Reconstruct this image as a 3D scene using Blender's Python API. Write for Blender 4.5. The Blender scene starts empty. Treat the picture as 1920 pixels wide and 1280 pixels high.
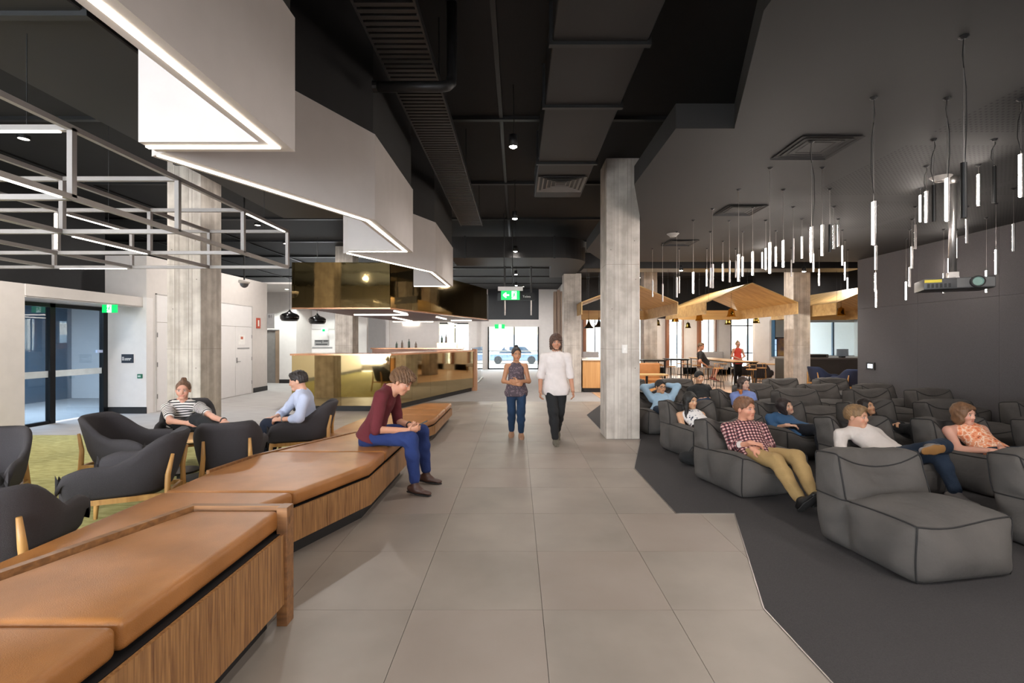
import bpy, bmesh, math, random
import numpy as np
from mathutils import Vector, Matrix
random.seed(7)
S = bpy.context.scene
COL = S.collection

# ------------------------------------------------------------------ camera, world, exposure
F, CX, CY, H = 900.0, 970.0, 640.0, 1.65      # focal length / vanishing point in pixels of 1920x1280, eye height in metres
def P(px, py, Y):                              # a point of the photograph at its real depth Y (metres)
    return Vector(((px - CX) / F * Y, Y, H - (py - CY) / F * Y))
cam_d = bpy.data.cameras.new('camera'); cam = bpy.data.objects.new('camera', cam_d); COL.objects.link(cam)
cam.location = (0, 0, H); cam.rotation_euler = (math.pi / 2, 0, 0)
cam_d.sensor_width = 36.0; cam_d.lens = 36.0 * F / 1920; cam_d.shift_x = -(CX - 960) / 1920; cam_d.clip_end = 300
S.camera = cam
W = bpy.data.worlds.new('daylight'); S.world = W; W.use_nodes = True
_bg = W.node_tree.nodes['Background']; _bg.inputs[0].default_value = (0.86, 0.93, 1.0, 1); _bg.inputs[1].default_value = 17.0
S.view_settings.view_transform = 'Standard'; S.view_settings.look = 'None'; S.view_settings.gamma = 1.0
S.view_settings.use_curve_mapping = False
S.view_settings.exposure = 0.3
S.cycles.max_bounces = 8; S.cycles.diffuse_bounces = 3; S.cycles.glossy_bounces = 3; S.cycles.transparent_max_bounces = 10
LIGHT = dict(down=85.0, far=125.0, rear=260.0, zone=80.0, near=90.0, cafe=110.0, strip=7.0, tube=100.0, corridor=170.0)

# ------------------------------------------------------------------ materials
def lin(c):
    if isinstance(c, str):
        c = [int(c[i:i + 2], 16) / 255 for i in (0, 2, 4)]
    return tuple((x / 12.92 if x <= 0.04045 else ((x + 0.055) / 1.055) ** 2.4) for x in c) + (1.0,)
MATS = {}
def mat(name, col, rough=0.6, metal=0.0, var=0.08, vscale=6.0, bump=0.0, bscale=60.0, spec=0.5, stretch=(1, 1, 1), col2=None, coat=0.0):
    if name in MATS: return MATS[name]
    m = bpy.data.materials.new(name); m.use_nodes = True
    nt = m.node_tree; N = nt.nodes; L = nt.links
    b = N['Principled BSDF']
    c = lin(col)
    tc = N.new('ShaderNodeTexCoord'); mp = N.new('ShaderNodeMapping'); mp.inputs['Scale'].default_value = stretch
    L.new(tc.outputs['Object'], mp.inputs[0])
    nz = N.new('ShaderNodeTexNoise'); nz.inputs['Scale'].default_value = vscale; nz.inputs['Detail'].default_value = 5
    L.new(mp.outputs[0], nz.inputs['Vector'])
    rp = N.new('ShaderNodeValToRGB')
    if col2 is None:
        rp.color_ramp.elements[0].color = tuple(x * (1 - var) for x in c[:3]) + (1,)
        rp.color_ramp.elements[1].color = tuple(min(1, x * (1 + var)) for x in c[:3]) + (1,)
    else:
        rp.color_ramp.elements[0].color = c; rp.color_ramp.elements[1].color = lin(col2)
    rp.color_ramp.elements[0].position = 0.3; rp.color_ramp.elements[1].position = 0.7
    L.new(nz.outputs['Fac'], rp.inputs[0]); L.new(rp.outputs[0], b.inputs['Base Color'])
    b.inputs['Roughness'].default_value = rough; b.inputs['Metallic'].default_value = metal
    b.inputs['Specular IOR Level'].default_value = spec
    if coat: b.inputs['Coat Weight'].default_value = coat; b.inputs['Coat Roughness'].default_value = 0.15
    if bump:
        n2 = N.new('ShaderNodeTexNoise'); n2.inputs['Scale'].default_value = bscale; n2.inputs['Detail'].default_value = 4
        L.new(mp.outputs[0], n2.inputs['Vector'])
        bp = N.new('ShaderNodeBump'); bp.inputs['Strength'].default_value = bump; bp.inputs['Distance'].default_value = 0.01
        L.new(n2.outputs['Fac'], bp.inputs['Height']); L.new(bp.outputs[0], b.inputs['Normal'])
    MATS[name] = m
    return m
def emis(name, col, strength):
    if name in MATS: return MATS[name]
    m = bpy.data.materials.new(name); m.use_nodes = True
    b = m.node_tree.nodes['Principled BSDF']
    b.inputs['Base Color'].default_value = lin(col); b.inputs['Emission Color'].default_value = lin(col)
    b.inputs['Emission Strength'].default_value = strength; MATS[name] = m
    return m
def glassm(name, col=(0.9, 0.95, 0.97), fac=0.12, rough=0.0):
    if name in MATS: return MATS[name]
    m = bpy.data.materials.new(name); m.use_nodes = True
    nt = m.node_tree; N = nt.nodes; L = nt.links
    out = N['Material Output']; N.remove(N['Principled BSDF'])
    t = N.new('ShaderNodeBsdfTransparent'); t.inputs[0].default_value = tuple(col) + (1,)
    g = N.new('ShaderNodeBsdfGlossy'); g.inputs['Roughness'].default_value = rough; g.inputs[0].default_value = (1, 1, 1, 1)
    lw = N.new('ShaderNodeLayerWeight'); lw.inputs[0].default_value = 0.5
    pw = N.new('ShaderNodeMath'); pw.operation = 'POWER'; L.new(lw.outputs['Facing'], pw.inputs[0]); pw.inputs[1].default_value = 4.0
    fr = N.new('ShaderNodeMath'); fr.operation = 'MULTIPLY_ADD'; L.new(pw.outputs[0], fr.inputs[0]); fr.inputs[1].default_value = 0.6; fr.inputs[2].default_value = 0.04
    mx = N.new('ShaderNodeMixShader'); L.new(fr.outputs[0], mx.inputs[0])
    L.new(t.outputs[0], mx.inputs[1]); L.new(g.outputs[0], mx.inputs[2]); L.new(mx.outputs[0], out.inputs[0])
    MATS[name] = m
    return m
def wood(name, c1, c2, axis='Z', scale=14.0, rough=0.45, dist=3.0):
    """grain running along `axis`"""
    if name in MATS: return MATS[name]
    m = bpy.data.materials.new(name); m.use_nodes = True
    nt = m.node_tree; N = nt.nodes; L = nt.links; b = N['Principled BSDF']
    tc = N.new('ShaderNodeTexCoord'); mp = N.new('ShaderNodeMapping'); L.new(tc.outputs['Object'], mp.inputs[0])
    sc = {'X': (0.06, 1, 1), 'Y': (1, 0.06, 1), 'Z': (1, 1, 0.04)}[axis]
    mp.inputs['Scale'].default_value = sc
    nz = N.new('ShaderNodeTexNoise'); nz.inputs['Scale'].default_value = scale * 2.2; nz.inputs['Detail'].default_value = 6; nz.inputs['Distortion'].default_value = 0.4
    L.new(mp.outputs[0], nz.inputs['Vector'])
    rp = N.new('ShaderNodeValToRGB'); e = rp.color_ramp.elements
    e[0].position = 0.32; e[0].color = lin(c1); e[1].position = 0.66; e[1].color = lin(c2)
    L.new(nz.outputs['Fac'], rp.inputs[0]); L.new(rp.outputs[0], b.inputs['Base Color'])
    b.inputs['Roughness'].default_value = rough
    MATS[name] = m
    return m
def patmat(name, build, rough=0.85):
    """cloth whose print is drawn in the garment's own coordinates (attribute 'pat': x around, y along)"""
    if name in MATS: return MATS[name]
    m = bpy.data.materials.new(name); m.use_nodes = True
    nt = m.node_tree; b = nt.nodes['Principled BSDF']; b.inputs['Roughness'].default_value = rough
    at = nt.nodes.new('ShaderNodeAttribute'); at.attribute_name = 'pat'
    nt.links.new(build(nt, at.outputs['Vector']), b.inputs['Base Color'])
    MATS[name] = m
    return m

# ------------------------------------------------------------------ mesh building
ORG = {}
class MB:
    def __init__(self): self.v = []; self.f = []
    def add(self, v, f):
        n = len(self.v); self.v += [tuple(x) for x in v]; self.f += [tuple(i + n for i in q) for q in f]; return self
    def box(self, x0, x1, y0, y1, z0, z1):
        v = [(x, y, z) for z in (z0, z1) for y in (y0, y1) for x in (x0, x1)]
        return self.add(v, [(0, 2, 3, 1), (4, 5, 7, 6), (0, 1, 5, 4), (2, 6, 7, 3), (0, 4, 6, 2), (1, 3, 7, 5)])
    def bar(self, a, b, w, h=None, up=(0, 0, 1)):
        a = Vector(a); b = Vector(b); h = h or w; d = (b - a).normalized(); up = Vector(up)
        if abs(d.dot(up)) > 0.95: up = Vector((0, 1, 0))
        s = d.cross(up).normalized(); u = s.cross(d).normalized()
        v = []
        for p in (a, b):
            for i, j in ((-1, -1), (1, -1), (1, 1), (-1, 1)): v.append(p + s * (w / 2 * i) + u * (h / 2 * j))
        return self.add(v, [(3, 2, 1, 0), (4, 5, 6, 7), (0, 1, 5, 4), (1, 2, 6, 5), (2, 3, 7, 6), (3, 0, 4, 7)])
    def tube(self, pts, r, n=8, cap=True):
        pts = [Vector(p) for p in pts]; rs = r if isinstance(r, (list, tuple)) else [r] * len(pts)
        rings = []; ref = None
        for i, p in enumerate(pts):
            d = (pts[min(i + 1, len(pts) - 1)] - pts[max(i - 1, 0)])
            d = d.normalized() if d.length > 1e-9 else Vector((0, 0, 1))
            if ref is None or abs(d.dot(ref)) > 0.98: ref = Vector((1, 0, 0)) if abs(d.x) < 0.9 else Vector((0, 1, 0))
            s = d.cross(ref).normalized(); u = s.cross(d).normalized(); ref = u
            rings.append([p + (s * math.cos(t) + u * math.sin(t)) * rs[i] for t in [2 * math.pi * k / n for k in range(n)]])
        v = [q for R in rings for q in R]; f = []
        for i in range(len(pts) - 1):
            for k in range(n): f.append((i * n + k, i * n + (k + 1) % n, (i + 1) * n + (k + 1) % n, (i + 1) * n + k))
        if cap: f += [tuple(range(n - 1, -1, -1)), tuple((len(pts) - 1) * n + k for k in range(n))]
        return self.add(v, f)
    def lathe(self, prof, c, n=24):
        c = Vector(c); v = []; f = []
        for r, z in prof:
            for k in range(n):
                t = 2 * math.pi * k / n; v.append((c.x + r * math.cos(t), c.y + r * math.sin(t), c.z + z))
        for i in range(len(prof) - 1):
            for k in range(n): f.append((i * n + k, i * n + (k + 1) % n, (i + 1) * n + (k + 1) % n, (i + 1) * n + k))
        return self.add(v, f)
    def prism(self, poly, z0, z1):
        n = len(poly); v = [(x, y, z0) for x, y in poly] + [(x, y, z1) for x, y in poly]
        f = [tuple(range(n - 1, -1, -1)), tuple(range(n, 2 * n))] + [(i, (i + 1) % n, n + (i + 1) % n, n + i) for i in range(n)]
        return self.add(v, f)
    def sheet(self, pts, th, nrm=None):
        pts = [Vector(p) for p in pts]; n = len(pts)
        nn = Vector(nrm) if nrm is not None else (pts[1] - pts[0]).cross(pts[2] - pts[0]).normalized()
        v = pts + [p + nn * th for p in pts]
        return self.add(v, [tuple(range(n - 1, -1, -1)), tuple(range(n, 2 * n))] + [(i, (i + 1) % n, n + (i + 1) % n, n + i) for i in range(n)])
    def xf(self, M):
        self.v = [tuple(M @ Vector(p)) for p in self.v]; return self
    def mesh(self, name, m, smooth=False, org=(0, 0, 0), bevel=0, seg=2, angle=30):
        me = bpy.data.meshes.new(name)
        me.from_pydata([(x - org[0], y - org[1], z - org[2]) for x, y, z in self.v], [], self.f)
        if bevel or True:
            bm = bmesh.new(); bm.from_mesh(me)
            if bevel:
                ed = [e for e in bm.edges if len(e.link_faces) == 2 and e.calc_face_angle(0) > math.radians(angle)]
                bmesh.ops.bevel(bm, geom=ed, offset=bevel, segments=seg, affect='EDGES', profile=0.6, clamp_overlap=True)
            bmesh.ops.recalc_face_normals(bm, faces=bm.faces)
            bm.to_mesh(me); bm.free()
        if smooth or bevel:
            me.shade_smooth()
            if not smooth:
                try: me.set_sharp_from_angle(angle=math.radians(40))
                except Exception: pass
        if m: me.materials.append(m)
        return me
    def build(self, name, m, parent=None, smooth=False, bevel=0, seg=2, kind=None, label=None, cat=None, group=None, angle=30):
        org = ORG.get(parent.name, (0, 0, 0)) if parent else (0, 0, 0)
        o = bpy.data.objects.new(name, self.mesh(name, m, smooth, org, bevel, seg, angle)); COL.objects.link(o)
        if parent: o.parent = parent; ORG[o.name] = org
        if kind: o['kind'] = kind
        if label: o['label'] = label
        if cat: o['category'] = cat
        if group: o['group'] = group
        return o
def link_mesh(name, me, parent=None, loc=None):
    o = bpy.data.objects.new(name, me); COL.objects.link(o)
    if parent: o.parent = parent
    if loc is not None: o.location = loc
    return o
def thing(name, label, cat, loc=(0, 0, 0), rz=0.0, group=None, kind=None):
    o = bpy.data.objects.new(name, None); COL.objects.link(o)
    o.location = loc; o.rotation_euler = (0, 0, rz); o.empty_display_size = 0.1
    if kind: o['kind'] = kind
    else: o['label'] = label; o['category'] = cat
    if group: o['group'] = group
    ORG[o.name] = tuple(loc) if not rz else (0, 0, 0)
    return o
def struct(name, mb, m, parent=None, **k): return mb.build(name, m, parent, kind='structure' if parent is None else None, **k)
def kids(o): return [c for c in bpy.data.objects if c.parent == o]
def copy_tree(o, parent=None, tree=None):
    c = o.copy(); COL.objects.link(c); c.parent = parent
    for ch in (tree or CH)[o.name] if o.name in (tree or CH) else []: copy_tree(ch, c, tree)
    return c
CH = {}
def index_children():
    CH.clear()
    for c in bpy.data.objects:
        if c.parent: CH.setdefault(c.parent.name, []).append(c)
def place_copy(proto, loc, rz, label, group=None):
    c = copy_tree(proto); c.location = loc; c.rotation_euler = (0, 0, rz); c['label'] = label
    if group: c['group'] = group
    return c
def poly_inset(poly, d):
    """offset a simple polygon inwards by d (mitred)"""
    n = len(poly); A = sum(poly[i][0] * poly[(i + 1) % n][1] - poly[(i + 1) % n][0] * poly[i][1] for i in range(n))
    sg = 1 if A > 0 else -1; out = []
    for i in range(n):
        p0 = Vector(poly[i - 1]); p1 = Vector(poly[i]); p2 = Vector(poly[(i + 1) % n])
        d1 = (p1 - p0).normalized(); d2 = (p2 - p1).normalized()
        n1 = Vector((-d1.y, d1.x)) * sg; n2 = Vector((-d2.y, d2.x)) * sg
        b = (n1 + n2); k = b.length_squared
        q = p1 + b * (2 * d / k) if k > 0.15 else p1 + n1 * d
        out.append((q.x, q.y))
    return out
def clip_rect(poly, x0, x1, y0, y1):
    def cl(p, ax, lim, keep):
        out = []
        for i in range(len(p)):
            a, b = p[i - 1], p[i]; ia, ib = keep(a[ax], lim), keep(b[ax], lim)
            if ia != ib:
                t = (lim - a[ax]) / (b[ax] - a[ax]); out.append((a[0] + t * (b[0] - a[0]), a[1] + t * (b[1] - a[1])))
            if ib: out.append(b)
        return out
    for ax, lim, kp in ((0, x0, lambda a, l: a >= l), (0, x1, lambda a, l: a <= l), (1, y0, lambda a, l: a >= l), (1, y1, lambda a, l: a <= l)):
        poly = cl(poly, ax, lim, kp)
        if len(poly) < 3: return []
    res = []
    for p in poly:
        if not res or (abs(p[0] - res[-1][0]) + abs(p[1] - res[-1][1])) > 1e-4: res.append(p)
    if len(res) > 1 and abs(res[0][0] - res[-1][0]) + abs(res[0][1] - res[-1][1]) < 1e-4: res.pop()
    return res if len(res) > 2 else []
def parea(p): return abs(sum(p[i][0] * p[(i + 1) % len(p)][1] - p[(i + 1) % len(p)][0] * p[i][1] for i in range(len(p)))) / 2
def text_mesh(txt, size, m, loc, rot, name, parent, align='CENTER'):
    cu = bpy.data.curves.new(name, 'FONT'); cu.body = txt; cu.size = size; cu.extrude = 0.001; cu.align_x = align; cu.align_y = 'CENTER'; cu.resolution_u = 2
    t = bpy.data.objects.new(name + '_tmp', cu); COL.objects.link(t)
    dg = bpy.context.evaluated_depsgraph_get(); dg.update()
    me = bpy.data.meshes.new_from_object(t.evaluated_get(dg)); bpy.data.objects.remove(t); bpy.data.curves.remove(cu)
    me.materials.clear(); me.materials.append(m)
    org = ORG.get(parent.name, (0, 0, 0)) if parent else (0, 0, 0)
    o = bpy.data.objects.new(name, me); COL.objects.link(o); o.parent = parent
    o.location = Vector(loc) - Vector(org); o.rotation_euler = rot
    return o
# ------------------------------------------------------------------ material palette
white_wall = mat('white_paint', 'd6d0cc', 0.55, var=0.03)
taupe_wall = mat('taupe_paint', 'c9c1bb', 0.6, var=0.03)
black_paint = mat('black_paint', '171617', 0.7, var=0.15)
soffit_m = mat('charcoal_soffit', '1a1817', 0.75, var=0.08, vscale=2)
dark_metal = mat('dark_metal', '29292a', 0.45, 0.4)
ceil_m = mat('black_ceiling', '0f0e0f', 0.8, var=0.2)
alu = mat('aluminium', 'a9a4a0', 0.35, 0.9)
steel_white = mat('grey_powder_coat', '9a9491', 0.45, 0.1, var=0.03)
skirt_m = mat('black_skirting', '1c1b1c', 0.5)
felt_m = mat('felt_panel', '545051', 0.95, var=0.25, vscale=180, bump=0.3, bscale=400)
led = emis('led_strip', 'fff6e6', LIGHT['strip'])
led_cool = emis('led_tube', 'fff4ea', LIGHT['tube'])
led_bar = emis('led_bar', 'fff1e0', LIGHT['strip'])
bronze_mirror = mat('bronze_mirror', 'b39f76', 0.04, 1.0, var=0.03, vscale=1.5, bump=0.02, bscale=3)
dark_mirror = mat('dark_bronze_mirror', 'a58f63', 0.05, 1.0, var=0.03, vscale=1.5, bump=0.10, bscale=3)
copper = mat('copper_edge', 'd09a78', 0.25, 0.9)
glass = glassm('clear_glass')
tint_glass = glassm('tinted_glass', (0.62, 0.72, 0.8))
zebra = wood('zebrano_veneer', '734c2e', 'a97b4b', 'Z', 38)
oak = wood('oak', 'a97a42', 'c99a5c', 'Z', 10)
oak_x = wood('oak_tabletop', 'b98a55', 'd8ab74', 'X', 8)
ply = wood('plywood_canopy', 'a88450', 'c4a068', 'X', 3, 0.5)
walnut = wood('walnut_slat', '4b2a20', '6d4032', 'X', 10)
leather = mat('tan_leather', '966130', 0.36, var=0.12, vscale=5, bump=0.2, bscale=260, col2='ab713d')
seam_m = mat('dark_seam', '2a1a10', 0.8)
def concrete(name, base, base2):
    m = bpy.data.materials.new(name); m.use_nodes = True
    nt = m.node_tree; N = nt.nodes; L = nt.links; b = N['Principled BSDF']; b.inputs['Roughness'].default_value = 0.75
    tc = N.new('ShaderNodeTexCoord')
    mp = N.new('ShaderNodeMapping'); mp.inputs['Scale'].default_value = (7, 7, 0.35); L.new(tc.outputs['Object'], mp.inputs[0])
    n1 = N.new('ShaderNodeTexNoise'); n1.inputs['Scale'].default_value = 1.3; n1.inputs['Detail'].default_value = 6; L.new(mp.outputs[0], n1.inputs[0])
    n2 = N.new('ShaderNodeTexNoise'); n2.inputs['Scale'].default_value = 4.5; n2.inputs['Detail'].default_value = 8; L.new(tc.outputs['Object'], n2.inputs[0])
    mx = N.new('ShaderNodeMath'); mx.operation = 'ADD'; L.new(n1.outputs[0], mx.inputs[0]); L.new(n2.outputs[0], mx.inputs[1])
    rp = N.new('ShaderNodeValToRGB'); rp.color_ramp.elements[0].position = 0.40; rp.color_ramp.elements[1].position = 0.60
    hf = N.new('ShaderNodeMath'); hf.operation = 'MULTIPLY'; hf.inputs[1].default_value = 0.5; L.new(mx.outputs[0], hf.inputs[0])
    rp.color_ramp.elements[0].color = lin(base); rp.color_ramp.elements[1].color = lin(base2)
    L.new(hf.outputs[0], rp.inputs[0]); L.new(rp.outputs[0], b.inputs['Base Color'])
    bp = N.new('ShaderNodeBump'); bp.inputs['Strength'].default_value = 0.35; bp.inputs['Distance'].default_value = 0.01
    L.new(hf.outputs[0], bp.inputs['Height']); L.new(bp.outputs[0], b.inputs['Normal'])
    MATS[name] = m
    return m
conc = concrete('board_formed_concrete', 'a89e94', 'cac1b7')
tile_m = mat('porcelain_tile', '82786f', 0.42, var=0.1, vscale=1.6, bump=0.03, bscale=120, col2='958a80')
tile_m2 = mat('porcelain_tile_warm', '877a70', 0.42, var=0.1, vscale=1.3, bump=0.03, bscale=120, col2='93877e')
grout = mat('grout', '6d665f', 0.9)
grey_carpet = mat('grey_plank_carpet', '8e8a88', 0.9, vscale=5, stretch=(0.35, 6, 1), col2='aaa5a2', bump=0.2, bscale=200)
dark_carpet = mat('charcoal_carpet', '2e2b2b', 0.95, vscale=160, col2='3b3737', bump=0.4, bscale=300)
yellow_carpet = mat('yellow_green_carpet', '8a8549', 0.95, vscale=7, stretch=(1, 2.5, 1), col2='b2ab70', bump=0.4, bscale=150)
timber_floor = wood('timber_floor', 'b58e6c', 'd3b091', 'Y', 6, 0.4)

# ------------------------------------------------------------------ floor
ZR = [(1.52, -3.0), (1.52, 2.96), (2.08, 4.6), (1.52, 4.6), (1.52, 6.24), (2.08, 8.1), (1.55, 8.1), (1.55, 10.76), (2.4, 13.2)]
floor = struct('floor', MB().box(-14, 17, -4, 30.5, -0.3, -0.02), grout)
path = ZR + [(-5.0, 13.2), (-5.0, 8.45), (-2.72, 8.45), (-2.72, -3.0)]
STRIPS = [[(-2.72, -3.0), (1.52, -3.0), (1.52, 2.96), (-2.72, 2.96)], [(-2.72, 2.96), (1.52, 2.96), (2.08, 4.6), (-2.72, 4.6)], [(-2.72, 4.6), (1.52, 4.6), (1.52, 6.24), (-2.72, 6.24)], [(-2.72, 6.24), (1.52, 6.24), (2.08, 8.1), (-2.72, 8.1)],
          [(-2.72, 8.1), (1.55, 8.1), (1.55, 8.45), (-2.72, 8.45)], [(-5.0, 8.45), (1.55, 8.45), (1.55, 10.76), (-5.0, 10.76)], [(-5.0, 10.76), (1.55, 10.76), (2.4, 13.2), (-5.0, 13.2)]]
TX, TY, X0, Y0 = 0.8, 0.825, 0.154, 2.952
for i in range(-8, 4):
    for j in range(-3, 14):
        x0, y0 = X0 + i * TX, Y0 + j * TY
        tm = MB()
        for strip in STRIPS:
            q = clip_rect(strip, x0 + 0.0015, x0 + TX - 0.0015, y0 + 0.0015, y0 + TY - 0.0015)
            if q and parea(q) > 0.001: tm.prism(q, -0.02, 0.0)
        if not tm.v: continue
        tm.build('tile', tile_m if (i * 3 + j * 5) % 4 else tile_m2, floor)
MB().prism(ZR + [(2.6, 12.9), (8.55, 12.9), (8.55, -3.0)], -0.019, 0.004).build('dark_carpet', dark_carpet, floor, label='charcoal carpet with a zigzag edge')
e = MB()
for a, b in zip(ZR[1:-1], ZR[2:]): e.bar((a[0], a[1], 0.0), (b[0], b[1], 0.0), 0.008, 0.012)
e.bar((1.52, 0.5, 0), (1.52, 2.96, 0), 0.008, 0.012)
e.build('edge_strip', alu, floor, label='thin metal edge strip between tile and carpet')
MB().prism([(-9.6, -3), (-2.72, -3), (-2.72, 8.45), (-9.6, 8.45)], -0.019, 0.003).build('yellow_carpet', yellow_carpet, floor, label='mottled yellow green carpet')
MB().prism([(-14, 8.45), (-5.0, 8.45), (-5.0, 13.2), (2.4, 13.2), (2.4, 30.4), (-14, 30.4)], -0.019, 0.0).build('grey_carpet', grey_carpet, floor)
MB().prism([(2.41, 12.91), (16.9, 12.91), (16.9, 24.3), (2.41, 24.3)], -0.019, 0.002).build('timber_floor', timber_floor, floor)
MB().prism([(8.7, -3.9), (16.9, -3.9), (16.9, 12.9), (8.7, 12.9)], -0.019, 0.0).build('timber_floor', timber_floor, floor)

# ------------------------------------------------------------------ ceiling, soffit, outer walls
ceiling = struct('ceiling', MB().box(-14, 17, -4, 30.5, 4.75, 4.95), ceil_m)
for y in (1.2, 3.9, 6.6, 9.3, 12.0, 14.7, 17.4, 20.1, 22.8, 25.5): MB().box(-14, 17, y, y + 0.07, 4.70, 4.75).build('joint_strip', dark_metal, ceiling)
for x in (-11.2, -8.4, -4.2, -0.25, 4.8, 9.6): MB().box(x, x + 0.05, -4, 30.4, 4.72, 4.75).build('joint_strip', dark_metal, ceiling)
soff = struct('ceiling_soffit', MB().prism(ZR[:6] + [(2.08, 8.7), (1.55, 8.7), (1.55, 10.76), (2.2, 12.3), (8.75, 12.3), (8.75, -3.0)], 3.69, 3.93), soffit_m)
# perforated acoustic bays in the soffit
perf = MB()
for bx, by, nx, ny in ((4.05, 3.0, 44, 34), (4.05, 5.0, 44, 34), (6.4, 3.0, 44, 34), (6.4, 5.0, 44, 34), (4.05, 7.0, 44, 34), (6.4, 7.0, 44, 34)):
    for i in range(nx):
        for j in range(ny):
            x, y = bx + i * 0.05, by + j * 0.05
            perf.add([(x, y, 3.6885), (x + 0.02, y, 3.6885), (x + 0.02, y + 0.02, 3.6885), (x, y + 0.02, 3.6885)], [(0, 1, 2, 3)])
po = perf.build('perforation', mat('perforation_black', '0b0b0b', 0.9), soff); po['kind'] = 'stuff'
struct('wall_back', MB().box(-14, -9.5, -4.2, -4, 0, 4.75).box(-9.5, -1.0, -4.2, -4, 3.2, 4.75).box(-9.5, -1.0, -4.2, -4, 0, 0.4).box(-1, 17, -4.2, -4, 0, 4.75), taupe_wall)
struct('wall_outer_left', MB().box(-14.2, -14, -4, 30.5, 0, 4.75), black_paint)
struct('wall_outer_right', MB().box(17, 17.2, -4, 30.5, 0, 4.75), taupe_wall)

# felt clad wall on the right, panel by panel
wr = struct('wall_right', MB().box(8.6, 8.78, -3.9, 12.05, 0, 4.75), black_paint)
ys = [12.05, 10.27, 8.53, 6.79, 5.05, 3.31, 1.57, -0.17, -1.9]
for a, b in zip(ys, ys[1:]):
    for z0, z1 in ((0.0, 2.46), (2.464, 3.69)):
        MB().box(8.565, 8.6, b + 0.002, a - 0.002, z0, z1).build('felt_panel', felt_m, wr)
MB().box(8.565, 8.8, 12.05, 12.08, 0, 3.69).build('felt_panel', felt_m, wr)

# ------------------------------------------------------------------ columns
for nm, x, y, top in (('column', 1.50, 8.11, 4.75), ('column', 1.51, 15.6, 3.86), ('column', 9.2, 16.0, 4.75), ('column', -5.92, 8.11, 4.75), ('column', -5.92, 15.6, 4.75), ('column', 5.35, 20.3, 4.75)):
    w = 0.57
    c = struct('column', MB().box(x, x + w, y, y + w, 0, top), conc, bevel=0.008, seg=1)
    j = MB()
    for z in (1.52, 2.95): j.box(x - 0.001, x + w + 0.001, y - 0.001, y + w + 0.001, z, z + 0.006)
    j.build('pour_joint', mat('pour_joint', '978d83', 0.9), c)
    k = MB()
    for u in (0.13, 0.2, 0.36, 0.42): k.box(x + u, x + u + 0.006, y - 0.002, y, 0.0, top - 0.02)
    k.build('board_mark', mat('board_mark', '9a9086', 0.9), c)
    for u, v in ((0.08, 3.2), (0.5, 2.7), (0.1, 2.2), (0.49, 1.2), (0.48, 3.35)):
        if v < top: MB().lathe([(0.009, 0), (0.009, 0.002), (0, 0.002)], (0, 0, 0), 10).xf(Matrix.Translation((x + u, y, v)) @ Matrix.Rotation(math.pi / 2, 4, 'X')).build('tie_hole', mat('tie_hole', '80776e', 0.9), c)

# ------------------------------------------------------------------ white zigzag bulkhead with LED slot
def offset_line(pts, d):
    out = []
    for i, p in enumerate(pts):
        p = Vector(p); n = []
        if i > 0: t = (p - Vector(pts[i - 1])).normalized(); n.append(Vector((-t.y, t.x)))
        if i < len(pts) - 1: t = (Vector(pts[i + 1]) - p).normalized(); n.append(Vector((-t.y, t.x)))
        if len(n) == 1: q = p + n[0] * d
        else: b = n[0] + n[1]; q = p + b * (2 * d / b.length_squared)
        out.append((q.x, q.y))
    return out
def band(pts, d0, d1, z0, z1):
    A, B = offset_line(pts, d0), offset_line(pts, d1); m = MB()
    for i in range(len(pts) - 1): m.prism([A[i], A[i + 1], B[i + 1], B[i]], z0, z1)
    return m
UN = [[(-1.32, -2.5), (-1.32, 2.85), (-2.14, 2.85)], [(-2.1, 2.86), (-1.32, 4.45), (-1.32, 6.07), (-2.1, 6.07)], [(-2.1, 6.08), (-1.32, 7.75), (-1.32, 9.84), (-2.1, 9.84)]]
bulk_m = mat('bulkhead_white', 'b9b1ad', 0.6, var=0.03)
LB = ['nearest zigzag white bulkhead panel with bright LED slot underneath', 'middle zigzag white bulkhead panel with LED slot below it', 'farthest small zigzag white bulkhead panel hanging before the bronze canopy']
for n, u in enumerate(UN):
    t = thing('hanging_bulkhead', LB[n], 'bulkhead', (u[1][0], u[1][1], 2.776), group='zigzag LED bulkheads')
    band(u, 0.0, 0.14, 2.776, 3.57).build('panel', bulk_m, t)
    band(u, 0.058, 0.088, 2.768, 2.7755).build('led_strip', led, t, label='glowing LED strip')
uw = struct('wall_upper_black', MB(), black_paint)
for n, u in enumerate(UN): band(u, 0.02, 0.12, 3.572, 4.75).build('upper_panel', black_paint, uw)

# ------------------------------------------------------------------ left side: white wall, glazed entrance, doors
wl = struct('wall_left', MB().box(-8.85, -8.6, -3.9, 8.38, 0, 2.66), taupe_wall)
struct('baseboard_left', MB().box(-8.6, -8.585, -3.9, 8.38, 0, 0.15), skirt_m)
struct('wall_header', MB().box(-8.85, -8.58, 8.38, 11.0, 2.44, 2.66).box(-9.5, -8.58, 8.38, 11.0, 2.43, 2.45), taupe_wall)
MB().box(-8.585, -8.575, 7.70, 7.78, 1.22, 1.34).build('light_switch', mat('switch_white', 'e2ded8', 0.4), wl)
struct('wall_entrance', MB().box(-9.55, -8.5, 11.0, 11.2, 0, 2.66), white_wall)
struct('baseboard_entrance', MB().box(-9.45, -8.49, 10.985, 11.0, 0, 0.15), skirt_m)
struct('wall_lobby', MB().box(-13.9, -13.8, 2, 14, 0, 3.2).box(-13.9, -9.6, 14, 14.1, 0, 3.2).box(-13.9, -9.5, 7.9, 8.0, 0, 2.66).box(-13.9, -9.5, 2, 14, 2.7, 2.8), white_wall)
struct('wall_lobby_dark', MB().box(-13.2, -13.0, 9.2, 14.0, 0, 2.7), mat('blue_grey_panel', '5c6b78', 0.5))
d1 = thing('door_1', '', '', (-9.42, 10.0, 0), kind='structure')
fr = MB()
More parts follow.
